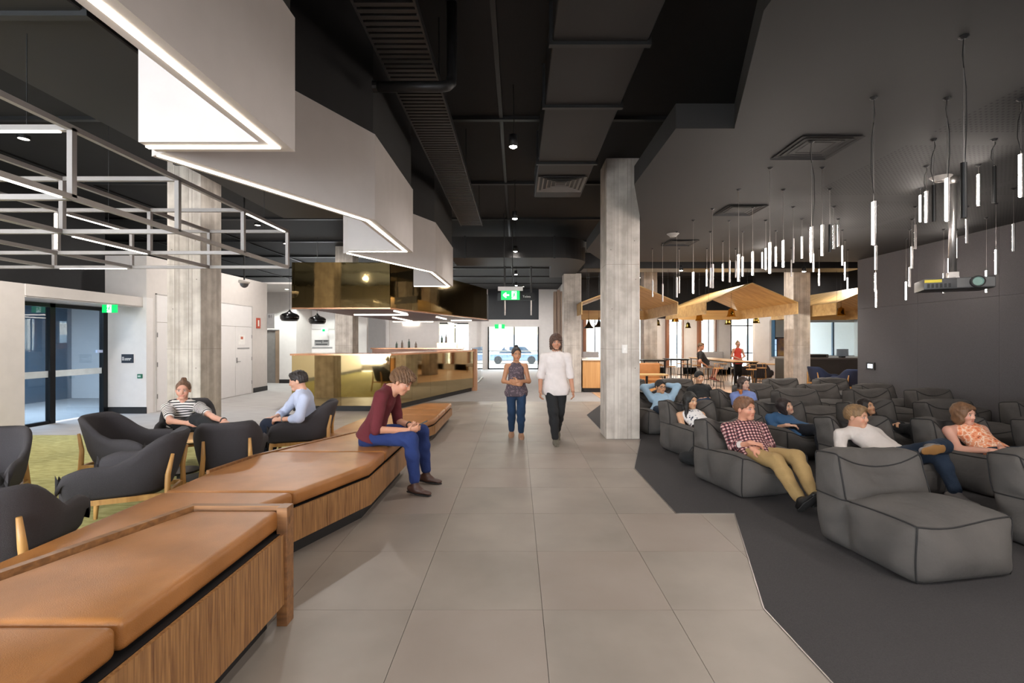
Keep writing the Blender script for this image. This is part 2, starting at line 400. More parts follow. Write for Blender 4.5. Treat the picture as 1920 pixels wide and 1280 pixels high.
for y in (8.42, 9.62, 10.86): fr.box(-9.46, -9.36, y, y + 0.11, 0, 2.42)
fr.box(-9.46, -9.36, 8.42, 10.97, 2.34, 2.42).box(-9.45, -9.37, 8.42, 9.62, 0, 0.06)
fr.build('door_frame', mat('black_anodised', '17181a', 0.35, 0.5), d1)
for a, b in ((8.53, 9.62), (9.73, 10.86)):
    MB().box(-9.415, -9.405, a, b, 0.03, 2.34).build('pane', tint_glass, d1)
    MB().box(-9.404, -9.402, a, b, 0.93, 1.06).build('safety_band', mat('frosted_band', 'cfd6d8', 0.7), d1)
MB().box(-9.40, -9.36, 10.70, 10.84, 1.40, 1.46).build('push_pad', mat('push_pad_light', 'cfdcff', 0.3), d1)
lb = thing('lobby_light', 'small ceiling light bar glowing in the lobby behind glass', 'light', (-11.2, 10.5, 2.66))
MB().box(-11.9, -10.4, 10.35, 10.5, 2.66, 2.698).build('housing', alu, lb)
MB().box(-11.88, -10.42, 10.37, 10.48, 2.645, 2.661).build('diffuser', emis('lobby_led', 'eaf2ff', 14.0), lb)
ll = bpy.data.lights.new('lobby_lamp', 'AREA'); ll.energy = 280; ll.size = 1.2; ll.color = (0.82, 0.9, 1.0)
lo = bpy.data.objects.new('lobby_lamp', ll); COL.objects.link(lo); lo.parent = lb; lo.location = (0.05, -0.07, -0.03)
# tall wall beyond, with two flush doors
w2 = struct('wall_left_far', MB().box(-8.75, -8.5, 11.2, 16.3, 0, 3.62).box(-9.6, -8.5, 11.0, 11.2, 2.66, 3.62), taupe_wall)
struct('wall_left_upper', MB().box(-9.6, -9.45, 4.0, 11.0, 2.66, 4.75), black_paint)
struct('baseboard_left_far', MB().box(-8.5, -8.485, 15.45, 16.3, 0, 0.15).box(-8.6, -8.49, 16.3, 16.315, 0, 0.15), skirt_m)
door_m = mat('door_white', 'dcd7d4', 0.45, var=0.02)
hw = mat('hardware_steel', '8d8a88', 0.35, 0.9)
def flush_door(n, y0, y1, split=None, handle=None):
    d = thing('door_%d' % n, '', '', (-8.49, (y0 + y1) / 2, 0), kind='structure')
    g = 0.006
    for a, b in ([(y0, y1)] if split is None else [(y0, split), (split, y1)]):
        lf = MB().box(-8.5, -8.488, a + g, b - g, 0.01, 2.1).build('door_leaf', door_m, d, bevel=0.003, seg=1)
    MB().box(-8.5, -8.488, y0 + g, y1 - g, 2.11, 2.75).build('over_panel', door_m, d, bevel=0.003, seg=1)
    f = MB().box(-8.5, -8.484, y0 - 0.03, y0, 0, 2.78).box(-8.5, -8.484, y1, y1 + 0.03, 0, 2.78).box(-8.5, -8.484, y0 - 0.03, y1 + 0.03, 2.755, 2.78)
    f.build('door_frame', mat('frame_shadow', 'b6b0ab', 0.5), d)  # frame in one plain grey
    for z in (0.3, 1.05, 1.75):
        MB().box(-8.49, -8.478, y0 + 0.0, y0 + 0.025, z, z + 0.11).build('hinge', hw, d)
        if split: MB().box(-8.49, -8.478, y1 - 0.025, y1, z, z + 0.11).build('hinge', hw, d)
    if handle:
        MB().box(-8.49, -8.475, handle - 0.02, handle + 0.02, 1.0, 1.16).tube([(-8.475, handle, 1.04), (-8.44, handle, 1.04), (-8.44, handle + 0.12, 1.04)], 0.009).build('door_handle', hw, d)
    return d
flush_door(2, 11.3, 12.35)
d3 = flush_door(3, 13.35, 15.35, 14.45, 14.52)
MB().box(-8.488, -8.484, 14.62, 14.95, 1.55, 1.85).build('notice', mat('paper_white', 'e6e2dd', 0.6), d3)
MB().box(-8.484, -8.482, 14.72, 14.85, 1.72, 1.80).build('notice_print', mat('notice_red', 'b8664e', 0.6), d3)
MB().box(-8.488, -8.482, 14.55, 15.2, 1.42, 1.46).build('door_lettering', mat('grey_plate', '8d8b8a', 0.5), d3)
# corridor recess behind
w3 = struct('wall_corridor', MB().box(-10.4, -9.98, 19.0, 19.2, 0, 3.6).box(-9.42, -8.9, 19.0, 19.2, 0, 3.6).box(-9.98, -9.42, 19.0, 19.2, 2.12, 3.6).box(-8.9, -8.75, 19.0, 20.4, 0, 3.6)
            .box(-8.9, -6.4, 20.4, 20.6, 0, 3.6).box(-13.9, -10.3, 18.4, 18.5, 0, 3.6), white_wall)
struct('ceiling_corridor', MB().box(-13.9, -6.4, 16.3, 20.5, 3.6, 3.66), white_wall)
struct('baseboard_corridor', MB().box(-10.4, -9.98, 18.985, 19.0, 0, 0.15).box(-9.42, -8.9, 18.985, 19.0, 0, 0.15), skirt_m)
d4 = thing('door_4', '', '', (-9.7, 19.1, 0), kind='structure')
MB().box(-9.96, -9.6, 19.12, 19.16, 0, 2.1).build('door_leaf', mat('grey_door', '7b7672', 0.5), d4)
MB().box(-9.6, -9.44, 19.05, 19.16, 0, 2.1).build('door_jamb', mat('brown_jamb', '8a7562', 0.5), d4)
d5 = thing('door_5', '', '', (-8.2, 20.38, 0), kind='structure')
MB().box(-8.72, -7.75, 20.37, 20.4, 0.01, 2.15).build('door_leaf', door_m, d5, bevel=0.004, seg=1)
MB().box(-8.72, -7.75, 20.37, 20.4, 2.17, 2.9).build('over_panel', door_m, d5, bevel=0.004, seg=1)
sg = thing('door_sign', 'grey sign plate on the white corridor door', 'sign', (-8.25, 20.36, 1.6))
MB().box(-8.6, -7.98, 20.35, 20.37, 1.48, 1.72).build('plate', mat('grey_plate', '8d8b8a', 0.5), sg)
MB().box(-8.7, -7.85, 20.355, 20.37, 1.36, 1.42).build('bar', mat('grey_plate', '8d8b8a', 0.5), sg)
for (a, b, z) in ((-8.57, -8.26, 1.67), (-8.22, -8.03, 1.67), (-8.31, -8.28, 1.60), (-8.54, -8.05, 1.53)): MB().box(a, b, 20.346, 20.35, z - 0.022, z + 0.022).build('word', mat('sign_ink', '2a2a2c', 0.6), sg)
d6 = thing('door_6', '', '', (-7.1, 20.38, 0), kind='structure')
MB().box(-7.30, -6.95, 20.36, 20.4, 0, 2.2).build('door_leaf', mat('dark_glass_door', '3f4245', 0.2), d6)
MB().box(-7.34, -6.91, 20.37, 20.4, 0, 2.24).build('door_frame', hw, d6)
for lx, ly in ((-9.6, 17.4), (-8.6, 17.9), (-7.6, 18.6)):
    t = thing('corridor_downlight', 'round downlight in the white corridor ceiling', 'light', (lx, ly, 3.6), group='corridor downlights')
    MB().lathe([(0.07, -0.012), (0.1, -0.012), (0.1, 0)], (lx, ly, 3.6), 20).build('trim', white_wall, t)
    MB().lathe([(0.0, -0.006), (0.07, -0.006)], (lx, ly, 3.6), 20).build('lens', emis('downlight_lens', 'fffaf0', 20.0), t)
    l = bpy.data.lights.new('corridor_lamp', 'SPOT'); l.energy = LIGHT['corridor']; l.spot_size = 2.2; l.shadow_soft_size = 0.08; l.color = (0.93, 1, 0.97)
    o = bpy.data.objects.new('corridor_lamp', l); COL.objects.link(o); o.parent = t; o.location = (0, 0, -0.03)

# ------------------------------------------------------------------ far end: end wall, glazed doors, windows
struct('wall_end', MB().box(-8.9, -1.75, 28.5, 28.7, 0, 0.9).box(-8.9, -5.1, 28.5, 28.7, 0.9, 4.75).box(-2.9, -1.75, 28.5, 28.7, 0.9, 4.75).box(-5.1, -2.9, 28.5, 28.7, 2.75, 4.75)
       .box(1.27, 2.6, 28.5, 28.7, 0, 4.75).box(2.4, 2.6, 23.4, 28.5, 0, 4.75).box(-1.75, 1.27, 28.5, 28.7, 2.52, 2.95), white_wall)
struct('wall_end_upper', MB().box(-1.75, 1.27, 28.5, 28.7, 2.95, 4.75), mat('navy_black', '1b2026', 0.5))
struct('trim_1', MB().box(-1.86, -1.66, 22.0, 22.15, 0, 3.0), white_wall)
d7 = thing('door_7', '', '', (-0.2, 28.5, 0), kind='structure')
blk = mat('black_anodised', '17181a', 0.35, 0.5)
MB().box(-1.75, -1.67, 28.42, 28.5, 0, 2.52).box(1.2, 1.27, 28.42, 28.5, 0, 2.52).box(-0.22, -0.15, 28.42, 28.5, 0, 2.52).box(-1.75, 1.27, 28.42, 28.5, 0, 0.07).build('door_frame', blk, d7)
for a, b in ((-1.67, -0.22), (-0.15, 1.2)):
    MB().box(a, b, 28.45, 28.46, 0.07, 2.52).build('pane', glass, d7)
    MB().box(a, b, 28.44, 28.447, 1.05, 1.12).build('safety_band', mat('frosted_band', 'cfd6d8', 0.7), d7)
w8 = thing('window_1', '', '', (-4.0, 28.5, 0.9), kind='structure')
MB().box(-5.1, -5.0, 28.4, 28.5, 0.9, 2.75).box(-3.72, -3.66, 28.4, 28.5, 0.9, 2.75).box(-5.1, -2.9, 28.4, 28.5, 2.68, 2.75).build('window_frame', blk, w8)
MB().box(-5.0, -3.72, 28.45, 28.46, 0.9, 2.68).build('pane', glass, w8); MB().box(-3.66, -2.9, 28.45, 28.46, 0.9, 2.68).build('pane', glass, w8)
# white wall behind the bar
struct('wall_bar', MB().box(-5.9, -3.6, 22.0, 22.2, 0, 3.5).box(-6.0, -5.85, 21.9, 22.0, 0, 3.5), white_wall)
# vertical timber clad pier and dark shelf wall beyond the second column
wt = struct('wall_timber', MB().box(1.75, 2.6, 23.0, 23.4, 0, 4.05), wood('weathered_timber', '6f5b4d', 'a08a78', 'Z', 9))
for i in range(5): MB().box(1.72 + i * 0.175, 1.86 + i * 0.175, 22.93, 23.0, 0, 4.0 + (i % 2) * 0.12).build('board', wood('weathered_timber', '6f5b4d', 'a08a78', 'Z', 9), wt)
# café window wall with timber reveals and white piers
piers = [(2.6, 3.3), (4.55, 5.15), (6.35, 7.45), (8.35, 9.05), (10.0, 10.75)]
struct('wall_cafe_upper', MB().box(2.4, 17, 24.15, 24.5, 2.86, 4.75).box(10.2, 17, 20.55, 20.8, 2.95, 4.75), black_paint)
cw = MB().box(2.4, 17, 24.2, 24.5, 2.8, 2.86).box(2.4, 17, 24.2, 24.5, 0, 0.35)
for a, b in piers: cw.box(a, b, 24.2, 24.5, 0, 2.85)
cw.box(13.0, 13.6, 24.2, 24.5, 0, 2.86).box(13.6, 17, 24.2, 24.5, 0, 0.95).box(13.6, 17, 24.2, 24.5, 2.62, 2.86)
struct('wall_cafe', cw, white_wall)
rev = wood('timber_reveal', '7a4a30', '9a6444', 'Z', 8)
n = 2
ops = [(3.3, 4.55), (5.15, 6.35), (7.45, 8.35), (9.05, 10.0)]
for a, b in ops:
    w = thing('window_%d' % n, '', '', ((a + b) / 2, 24.2, 0.35), kind='structure'); n += 1
    MB().box(a, a + 0.14, 23.95, 24.3, 0.35, 2.85).build('reveal', rev, w); MB().box(b - 0.05, b, 24.1, 24.3, 0.35, 2.85).build('reveal', rev, w)
    MB().box(a + 0.6, a + 0.64, 24.25, 24.3, 0.35, 2.85).build('window_frame', blk, w)
    MB().box(a + 0.14, a + 0.6, 24.27, 24.28, 0.35, 2.85).build('pane', glass, w); MB().box(a + 0.64, b - 0.05, 24.27, 24.28, 0.35, 2.85).build('pane', glass, w)
w = thing('window_%d' % n, '', '', (11.9, 24.2, 0), kind='structure')
g = MB()
for x in (10.75, 11.6, 12.62, 12.96): g.box(x, x + 0.06, 24.2, 24.28, 0.35, 2.85)
for z in (0.35, 1.05, 2.42, 2.79): g.box(10.75, 13.0, 24.2, 24.27, z, z + 0.05)
g.build('window_frame', blk, w)
for a, b in ((10.81, 11.6), (11.66, 12.62), (12.68, 12.96)): MB().box(a, b, 24.235, 24.245, 0.4, 2.79).build('pane', glass, w)
# kitchen servery to the right, behind the third column
struct('wall_servery', MB().box(10.2, 17, 20.6, 20.8, 2.62, 2.95).box(10.2, 10.9, 20.6, 20.8, 0, 2.62).box(15.0, 17, 20.6, 20.8, 0, 2.62).box(10.9, 15.0, 20.6, 20.8, 0, 1.0), white_wall)
w = thing('window_%d' % (n + 1), '', '', (12.6, 20.6, 1.0), kind='structure')
MB().box(10.9, 11.0, 20.5, 20.62, 1.0, 2.62).box(14.9, 15.0, 20.5, 20.62, 1.0, 2.62).build('window_frame', mat('blue_frame', '3a5f7d', 0.4), w)
MB().box(11.0, 14.9, 20.55, 20.56, 1.0, 2.62).build('pane', glass, w)

w = thing('window_%d' % (n + 2), '', '', (15.2, 24.2, 0.95), kind='structure')
MB().box(14.6, 14.68, 24.2, 24.3, 0.95, 2.62).box(15.9, 15.98, 24.2, 24.3, 0.95, 2.62).build('window_frame', mat('blue_frame', '3a5f7d', 0.4), w)
for a, b in ((13.6, 14.6), (14.68, 15.9), (15.98, 17.0)): MB().box(a, b, 24.25, 24.26, 0.95, 2.62).build('pane', glass, w)
# ------------------------------------------------------------------ the street outside
struct('ground', MB().box(-40, 60, 24.6, 60, -0.3, -0.1), mat('street_paving', 'b3aca4', 0.9))
def building(label, x0, x1, y, h, c, rows, colsn):
    b = thing('street_building', label, 'building', ((x0 + x1) / 2, y, -0.1))
    MB().box(x0, x1, y, y + 4, -0.1, h).build('facade', mat('render_' + c, c, 0.8), b)
    dw = (x1 - x0) / colsn
    for i in range(colsn):
        for j in range(rows):
            MB().box(x0 + dw * (i + 0.25), x0 + dw * (i + 0.75), y - 0.03, y, 0.6 + j * 2.6, 2.2 + j * 2.6).build('window', mat('street_window', '8b9298', 0.3), b)
            MB().box(x0 + dw * (i + 0.2), x0 + dw * (i + 0.8), y - 0.1, y, 0.5 + j * 2.6, 0.6 + j * 2.6).build('sill', mat('street_sill', 'e6e0d6', 0.7), b)
building('pale cream building seen through the end doors', -7.0, 5.0, 40.0, 9.0, 'd8c49c', 3, 6)
building('light brick building seen through the café windows', 6.0, 22.0, 40.0, 9.0, 'd9c9b8', 3, 8)
building('white shopfront building seen beyond the servery window', 23.0, 40.0, 38.0, 7.0, 'e4e0d6', 2, 8)
cr = thing('parked_car', 'blue parked car outside the glazed end doors', 'car', (-0.3, 38.0, -0.1))
MB().box(-2.2, 1.8, 37.2, 38.8, 0.15, 0.75).build('car_body', mat('car_blue', '56687f', 0.25, 0.3, coat=1.0), cr, bevel=0.15, seg=3)
MB().prism([(-1.5, 0.7), (-1.0, 1.25), (0.6, 1.25), (1.2, 0.7)], 37.3, 38.7).xf(Matrix(((1, 0, 0, 0), (0, 0, 1, 0), (0, 1, 0, 0), (0, 0, 0, 1)))).build('cabin', mat('car_glass', '2c3844', 0.1), cr, bevel=0.06)
for x in (-1.5, 1.1): MB().lathe([(0, -0.1), (0.3, -0.1), (0.32, 0), (0.3, 0.1), (0, 0.1)], (0, 0, 0), 18).xf(Matrix.Translation((x, 37.25, 0.22)) @ Matrix.Rotation(math.pi / 2, 4, 'X')).build('wheel', mat('tyre', '1a1a1a', 0.8), cr)

# ------------------------------------------------------------------ ceiling services
def duct(label, x0, x1, y0, y1, z0, z1, flanges=(), group=None):
    d = thing('air_duct', label, 'duct', ((x0 + x1) / 2, (y0 + y1) / 2, z0))
    MB().box(x0, x1, y0, y1, z0, z1).build('casing', mat('duct_grey', '252323', 0.55, 0.3, var=0.06, vscale=1.5), d, bevel=0.01, seg=1)
    for y in flanges: MB().box(x0 - 0.03, x1 + 0.03, y - 0.025, y + 0.025, z0 - 0.03, z1).build('flange', dark_metal, d)
    return d
dd = duct('large rectangular black duct above the walkway ending in a grille', 0.30, 1.11, -2.0, 8.5, 4.2, 4.65, (1.3, 2.7, 4.1, 5.2, 6.85))
def diffuser(label, x, y, z, s, parent=None, mm=None):
    d = thing('ceiling_diffuser', label, 'air vent', (x, y, z), group='square ceiling diffusers') if parent is None else parent
    mm = mm or dark_metal
    for k in range(5):
        a = s / 2 * (1 - k * 0.19); b = a - s * 0.055
        m = MB(); zz = z - 0.015 + 0.004 * k
        for (p, q) in (((-a, -a), (a, -a)), ((a, -a), (a, a)), ((a, a), (-a, a)), ((-a, a), (-a, -a))):
            r, t = (q[0] * b / a, q[1] * b / a), (p[0] * b / a, p[1] * b / a)
            m.add([(x + p[0], y + p[1], zz), (x + q[0], y + q[1], zz), (x + r[0], y + r[1], zz + 0.03), (x + t[0], y + t[1], zz + 0.03)], [(0, 1, 2, 3)])
        m.build('louvre', mm, d)
    return d
diffuser('', 0.70, 7.75, 4.19, 0.75, dd, mat('grille_grey', '6a6562', 0.5))
for lx, ly, s, lab in ((3.13, 5.05, 0.62, 'large square ceiling diffuser nearest the camera over the bean bags'), (3.45, 7.45, 0.6, 'square ceiling diffuser above the front bean bag rows'), (3.35, 9.9, 0.6, 'square ceiling diffuser far back near the concrete column'),
                       (6.75, 5.75, 0.6, 'square ceiling diffuser behind the projector pole')):
    diffuser(lab, lx, ly, 3.69, s)
d = thing('air_duct', 'wide dark duct with rounded end crossing over the walkway', 'duct', (0, 12.6, 3.85))
m = MB(); arc = [(1.0, 12.6)] + [(1.0 + 0.9 * math.sin(t), 13.5 - 0.9 * math.cos(t)) for t in [k * math.pi / 20 for k in range(1, 11)]]
m.prism([(-1.75, 12.6)] + arc + [(1.9, 16.5), (1.1, 16.5), (1.0, 14.0), (-1.75, 14.0)], 3.85, 4.4)
m.build('casing', mat('duct_grey', '252323', 0.55, 0.3, var=0.06, vscale=1.5), d)
for x in (-1.4, 0.95): MB().box(x, x + 0.05, 12.58, 12.6, 3.83, 4.42).build('flange', dark_metal, d)
duct('long pale grey duct behind the black soffit edge', 2.0, 10.5, 14.6, 15.4, 3.87, 4.35)
# cable tray
ct = thing('cable_tray', 'long black ladder cable tray running along the ceiling', 'cable tray', (-0.95, 5.5, 4.05))
def trx(y): return -0.95 - 0.0 * y
for s in (-1, 1): MB().box(-0.95 + s * 0.22 - 0.008, -0.95 + s * 0.22 + 0.008, 1.0, 10.0, 4.05, 4.12).build('side_rail', dark_metal, ct)
rung = None
for k in range(128):
    y = 1.05 + k * 0.07
    if rung is None: rung = MB().box(-0.22, 0.22, -0.02, 0.02, 0, 0.018).mesh('rung', mat('tray_metal', '333130', 0.45, 0.5))
    link_mesh('rung', rung, ct, (0, y - 5.5, 0.006))
for y in (2.2, 4.6, 7.0, 9.4):
    for s in (-1, 1): MB().tube([(-0.95 + s * 0.2, y, 4.1), (-0.95 + s * 0.2, y, 4.75)], 0.006).build('hanger_rod', dark_metal, ct)
cp = thing('conduit_pipe', 'black drain pipe elbow crossing under the cable tray', 'pipe', (-0.9, 4.3, 3.92))
MB().tube([(-1.27, 4.3, 3.93), (-0.68, 4.3, 3.93), (-0.63, 4.32, 3.95), (-0.60, 4.36, 4.0), (-0.6, 4.4, 4.1), (-0.6, 4.4, 4.75)], 0.047, 14).build('pipe', dark_metal, cp, smooth=True)
MB().tube([(-1.29, 4.3, 3.93), (-1.25, 4.3, 3.93)], 0.053, 14).build('collar', dark_metal, cp)
# downlights hanging over the walkway
def downlight(lx, ly, z, label, power, hang=4.75, tilt=0):
    t = thing('spotlight', label, 'light', (lx, ly, z), group='walkway spotlights')
    MB().lathe([(0.0, 0.14), (0.05, 0.14), (0.055, 0.0), (0.046, 0.0), (0.044, 0.02)], (lx, ly, z), 20).build('housing', dark_metal, t, smooth=True)
    MB().lathe([(0.0, -0.014), (0.03, -0.010), (0.05, 0.002)], (lx, ly, z), 20).build('lens', emis('spot_lens', 'fff6ea', 60.0), t)
    MB().tube([(lx, ly, z + 0.14), (lx + 0.01, ly, z + 0.3), (lx, ly, hang)], 0.006, 6).build('cord', dark_metal, t)
    l = bpy.data.lights.new('spot_lamp', 'SPOT'); l.energy = power; l.spot_size = 2.3; l.spot_blend = 0.7; l.shadow_soft_size = 0.12; l.color = (1, 0.95, 0.89)
    o = bpy.data.objects.new('spot_lamp', l); COL.objects.link(o); o.parent = t; o.location = (0, 0, -0.05)
SN = ['nearest bright spotlight hanging over the walkway', 'second bright spotlight hanging over the walkway', 'third spotlight hanging below the rounded duct', 'fourth spotlight along the walkway past the duct', 'farthest small spotlight near the exit sign']
for k, (yy, z) in enumerate(((5.8, 4.0), (9.2, 4.0), (12.45, 3.98), (16.5, 3.95), (20.0, 3.98))): downlight(-0.05, yy, z, SN[k], LIGHT['down'] if k == 0 else LIGHT['far'])
for k, yy in enumerate((-2.2, 0.6, 2.9)): downlight(-0.05, yy, 4.0, ('spotlight over the walkway behind the camera', 'spotlight over the walkway directly above the camera', 'spotlight over the walkway just in front of the camera')[k], LIGHT['down'] * 0.45)  # unseen spots added around the camera as fill
for lx, ly in ((4.5, 13.2), (2.9, 13.6), (8.0, 13.4)): downlight(lx, ly, 3.6, {4.5: 'small black spotlight behind the soffit edge above the left canopy', 2.9: 'small black spotlight behind the soffit edge nearest the front column', 8.0: 'small black spotlight behind the soffit edge near the far column'}[lx], LIGHT['rear'])
def zone_light(lx, ly, z, power, size=0.16, col=(1, 0.95, 0.9), label='round surface ceiling light over the lounge'):  # fill lamps added to raise the ambient light
    t = thing('ceiling_light', label, 'light', (lx, ly, z), group='ceiling lights')
    MB().lathe([(0, 0.05), (size / 2, 0.05), (size / 2, 0.0), (size / 2 - 0.015, 0.0)], (lx, ly, z), 24).build('housing', dark_metal, t)
    MB().lathe([(0.0, 0.004), (size / 2 - 0.015, 0.004)], (lx, ly, z), 24).build('diffuser', emis('zone_lens', 'fff6ea', 8.0), t)
    l = bpy.data.lights.new('zone_lamp', 'AREA'); l.shape = 'DISK'; l.size = size; l.energy = power; l.color = col
    o = bpy.data.objects.new('zone_lamp', l); COL.objects.link(o); o.parent = t; o.location = (0, 0, -0.01)
for lx, ly in ((-4.4, -1.5), (-7.0, 0.5), (-4.4, 1.3), (-7.2, 3.5), (-7.2, 7.0), (-3.6, 7.6), (-6.6, 12.2), (-4.0, 10.6), (-7.0, 14.5)): zone_light(lx, ly, 4.6, LIGHT['zone'] * (0.35 if ly < 2 else 1.0))
for lx, ly in ((3.2, -1.8), (6.2, -1.8), (3.2, 0.6), (6.2, 0.6)): zone_light(lx, ly, 3.64, LIGHT['near'], label='round ceiling light in the soffit near the camera')  # unseen soffit lamps added to light the bean bags
for lx, ly in ((4.0, 16.5), (7.0, 16.0), (10.8, 15.0), (12.5, 18.5), (-3.5, 18.5), (-2.2, 25.0), (0.3, 25.0), (5.5, 21.5)): zone_light(lx, ly, 4.5, LIGHT['cafe'], label='round ceiling light hung in the dark café ceiling')  # extra lamps added to brighten the café and far end
# smoke detectors and speakers on the soffit
for lx, ly, lab in ((6.55, 5.35, 'small round smoke detector on the perforated soffit'), (2.95, 9.1, 'round speaker on the soffit beside the concrete column'), (5.25, 5.95, 'round sprinkler rose on the soffit by the projector pole'), (6.4, 5.95, 'larger round speaker on the soffit right of the projector pole')):
    t = thing('soffit_fitting', lab, 'ceiling fitting', (lx, ly, 3.69)); r = 0.1 if 'small' not in lab else 0.05
    MB().lathe([(0, -0.05), (r * 0.6, -0.05), (r, -0.015), (r * 1.15, 0.0)], (lx, ly, 3.69), 24).build('cover', mat('detector_grey', '7b7774', 0.4), t, smooth=True)
    MB().lathe([(r * 0.5, -0.052), (r * 0.55, -0.06), (r * 0.62, -0.05)], (lx, ly, 3.69), 24).build('ring', alu, t)
# ------------------------------------------------------------------ stepped zigzag bench
def cushion(poly, z0, z1, parent, ins=0.006, bev=0.035):
    return MB().prism(poly_inset(poly, ins), z0, z1).build('cushion', leather, parent, bevel=bev, seg=4, angle=50)
def panels(front, z0, z1, parent, w=0.62):
    """veneer front made of separate boards along a plan polyline"""
    for a, b in zip(front, front[1:]):
        a = Vector((a[0], a[1], 0)); b = Vector((b[0], b[1], 0)); L = (b - a).length; n = max(1, round(L / w)); d = (b - a) / n
        for i in range(n):
            p = a + d * i; q = p + d; t = d.normalized()
            MB().bar(p + t * 0.0015 + Vector((0, 0, (z0 + z1) / 2)), q - t * 0.0015 + Vector((0, 0, (z0 + z1) / 2)), 0.02, z1 - z0).build('front_panel', zebra, parent)
bench = []
# tall near bench
b0 = thing('bench', 'tall nearest tan leather bench with framed wooden edge', 'bench', (-1.7, 1.5, 0), group='stepped leather benches')
rail_w = wood('bench_rail', '6d4a2e', '96683f', 'X', 12)
F0 = [(-1.34, -2.5), (-1.34, 2.80)]
R0 = [(-1.34, 2.86), (-1.93, 2.86), (-2.2, 2.0), (-2.72, 0.35), (-2.72, -2.5)]
full0 = F0[:1] + R0
MB().prism(poly_inset(full0, 0.10), 0.0, 0.13).build('plinth', skirt_m, b0)
MB().prism(poly_inset(full0, 0.035), 0.13, 0.535).build('carcass', skirt_m, b0)
panels([(-1.36, -2.5), (-1.36, 2.80)], 0.13, 0.535, b0, 1.33)
inn = poly_inset(full0, 0.045)
def ycut(poly, y0, y1): return clip_rect(poly, -9, 9, y0, y1)
cushion(ycut(inn, 1.68, 3.2), 0.55, 0.665, b0); cushion(ycut(inn, 0.2, 1.68), 0.55, 0.665, b0); cushion(ycut(inn, -2.5, 0.2), 0.55, 0.665, b0)
o2 = poly_inset(full0, 0.04)
for i in range(1, 4):
    j = i + 1
    MB().prism([full0[i], full0[j], o2[j], o2[i]], 0.13, 0.685).build('edge_rail', rail_w, b0)
MB().box(-1.395, -1.335, 2.78, 2.865, 0.0, 0.686).build('end_post', rail_w, b0, bevel=0.002, seg=1)
# middle bench
b1 = thing('bench', 'middle tan leather bench the man in burgundy sits on', 'bench', (-1.9, 4.4, 0), group='stepped leather benches')
full1 = [(-2.03, 2.88), (-1.36, 4.48), (-1.36, 6.07), (-2.05, 6.07), (-2.63, 4.83), (-2.72, 4.25), (-2.72, 0.4), (-2.24, 2.0), (-1.97, 2.88)][:]
full1 = [(-1.98, 2.9), (-1.36, 4.48), (-1.36, 6.07), (-2.05, 6.07), (-2.63, 4.83), (-2.72, 4.25), (-2.72, 0.5), (-2.25, 2.02)]
MB().prism(poly_inset(full1, 0.1), 0.0, 0.13).build('plinth', skirt_m, b1)
MB().prism(poly_inset(full1, 0.035), 0.13, 0.38).build('carcass', skirt_m, b1)
panels([(-1.985, 2.93), (-1.375, 4.48), (-1.375, 6.07)], 0.13, 0.38, b1, 0.6)
inn = poly_inset(full1, 0.012)
for a, c in ((0.5, 3.66), (3.66, 5.0), (5.0, 6.2)):
    q = ycut(inn, a, c)
    if q: cushion(q, 0.395, 0.505, b1)
r1 = [(-2.05, 6.09), (-2.65, 4.83), (-2.74, 4.25)]
for p, q in zip(r1, r1[1:]): MB().bar((p[0], p[1], 0.33), (q[0], q[1], 0.33), 0.03, 0.36).build('edge_rail', rail_w, b1)
MB().bar((-1.36, 6.085, 0.32), (-2.05, 6.085, 0.32), 0.03, 0.36).build('edge_rail', rail_w, b1)
# far low bench
b2 = thing('bench', 'farthest low tan leather bench before the bronze bar', 'bench', (-1.9, 8.0, 0), group='stepped leather benches')
full2 = [(-2.02, 6.13), (-1.38, 8.1), (-1.38, 10.2), (-2.0, 10.2), (-2.66, 8.2), (-2.72, 7.4), (-2.72, 4.75), (-2.66, 4.9)]
MB().prism(poly_inset(full2, 0.1), 0.0, 0.09).build('plinth', skirt_m, b2)
MB().prism(poly_inset(full2, 0.03), 0.09, 0.24).build('carcass', skirt_m, b2)
panels([(-2.03, 6.15), (-1.395, 8.1), (-1.395, 10.2)], 0.09, 0.235, b2, 0.6)
inn = poly_inset(full2, 0.01)
for a, c in ((4.8, 6.9), (6.9, 8.55), (8.55, 9.35), (9.35, 10.3)):
    q = ycut(inn, a, c)
    if q: cushion(q, 0.25, 0.345, b2)

# ------------------------------------------------------------------ bronze mirrored bar and its canopy
BP = [(-5.33, 11.35), (-3.01, 11.35), (-1.47, 15.97)]
bar = thing('bar_counter', 'bronze mirror fronted bar counter with copper top edge', 'bar', (-3.2, 13.5, 0))
def mirror_run(pts, z0, z1, m, parent, n_per, name='mirror_panel'):
    for (a, b), n in zip(zip(pts, pts[1:]), n_per):
        a = Vector((a[0], a[1], (z0 + z1) / 2)); b = Vector((b[0], b[1], (z0 + z1) / 2)); d = (b - a) / n; t = d.normalized()
        for i in range(n): MB().bar(a + d * i + t * 0.002, a + d * (i + 1) - t * 0.002, 0.02, z1 - z0).build(name, m, parent)
mirror_run(BP, 0.13, 1.32, bronze_mirror, bar, (2, 5))
MB().prism([(-5.33, 11.42), (-3.05, 11.42), (-1.52, 15.97), (-1.52, 16.2), (-2.3, 16.2), (-3.6, 12.2), (-5.33, 12.2)], 0.13, 1.31).build('carcass', black_paint, bar)
band(BP, 0.06, 0.2, 0.0, 0.13).build('kickboard', skirt_m, bar)
MB().prism([(-5.36, 11.31), (-2.98, 11.31), (-1.40, 16.05), (-1.55, 16.4), (-2.35, 16.4), (-3.62, 12.3), (-5.36, 12.3)], 1.32, 1.36).build('counter_top', copper, bar)
MB().box(-1.52, -1.36, 16.05, 16.4, 0, 1.40).build('end_post', wood('bar_post', 'a8714a', 'c08a5e', 'Z', 8), bar)
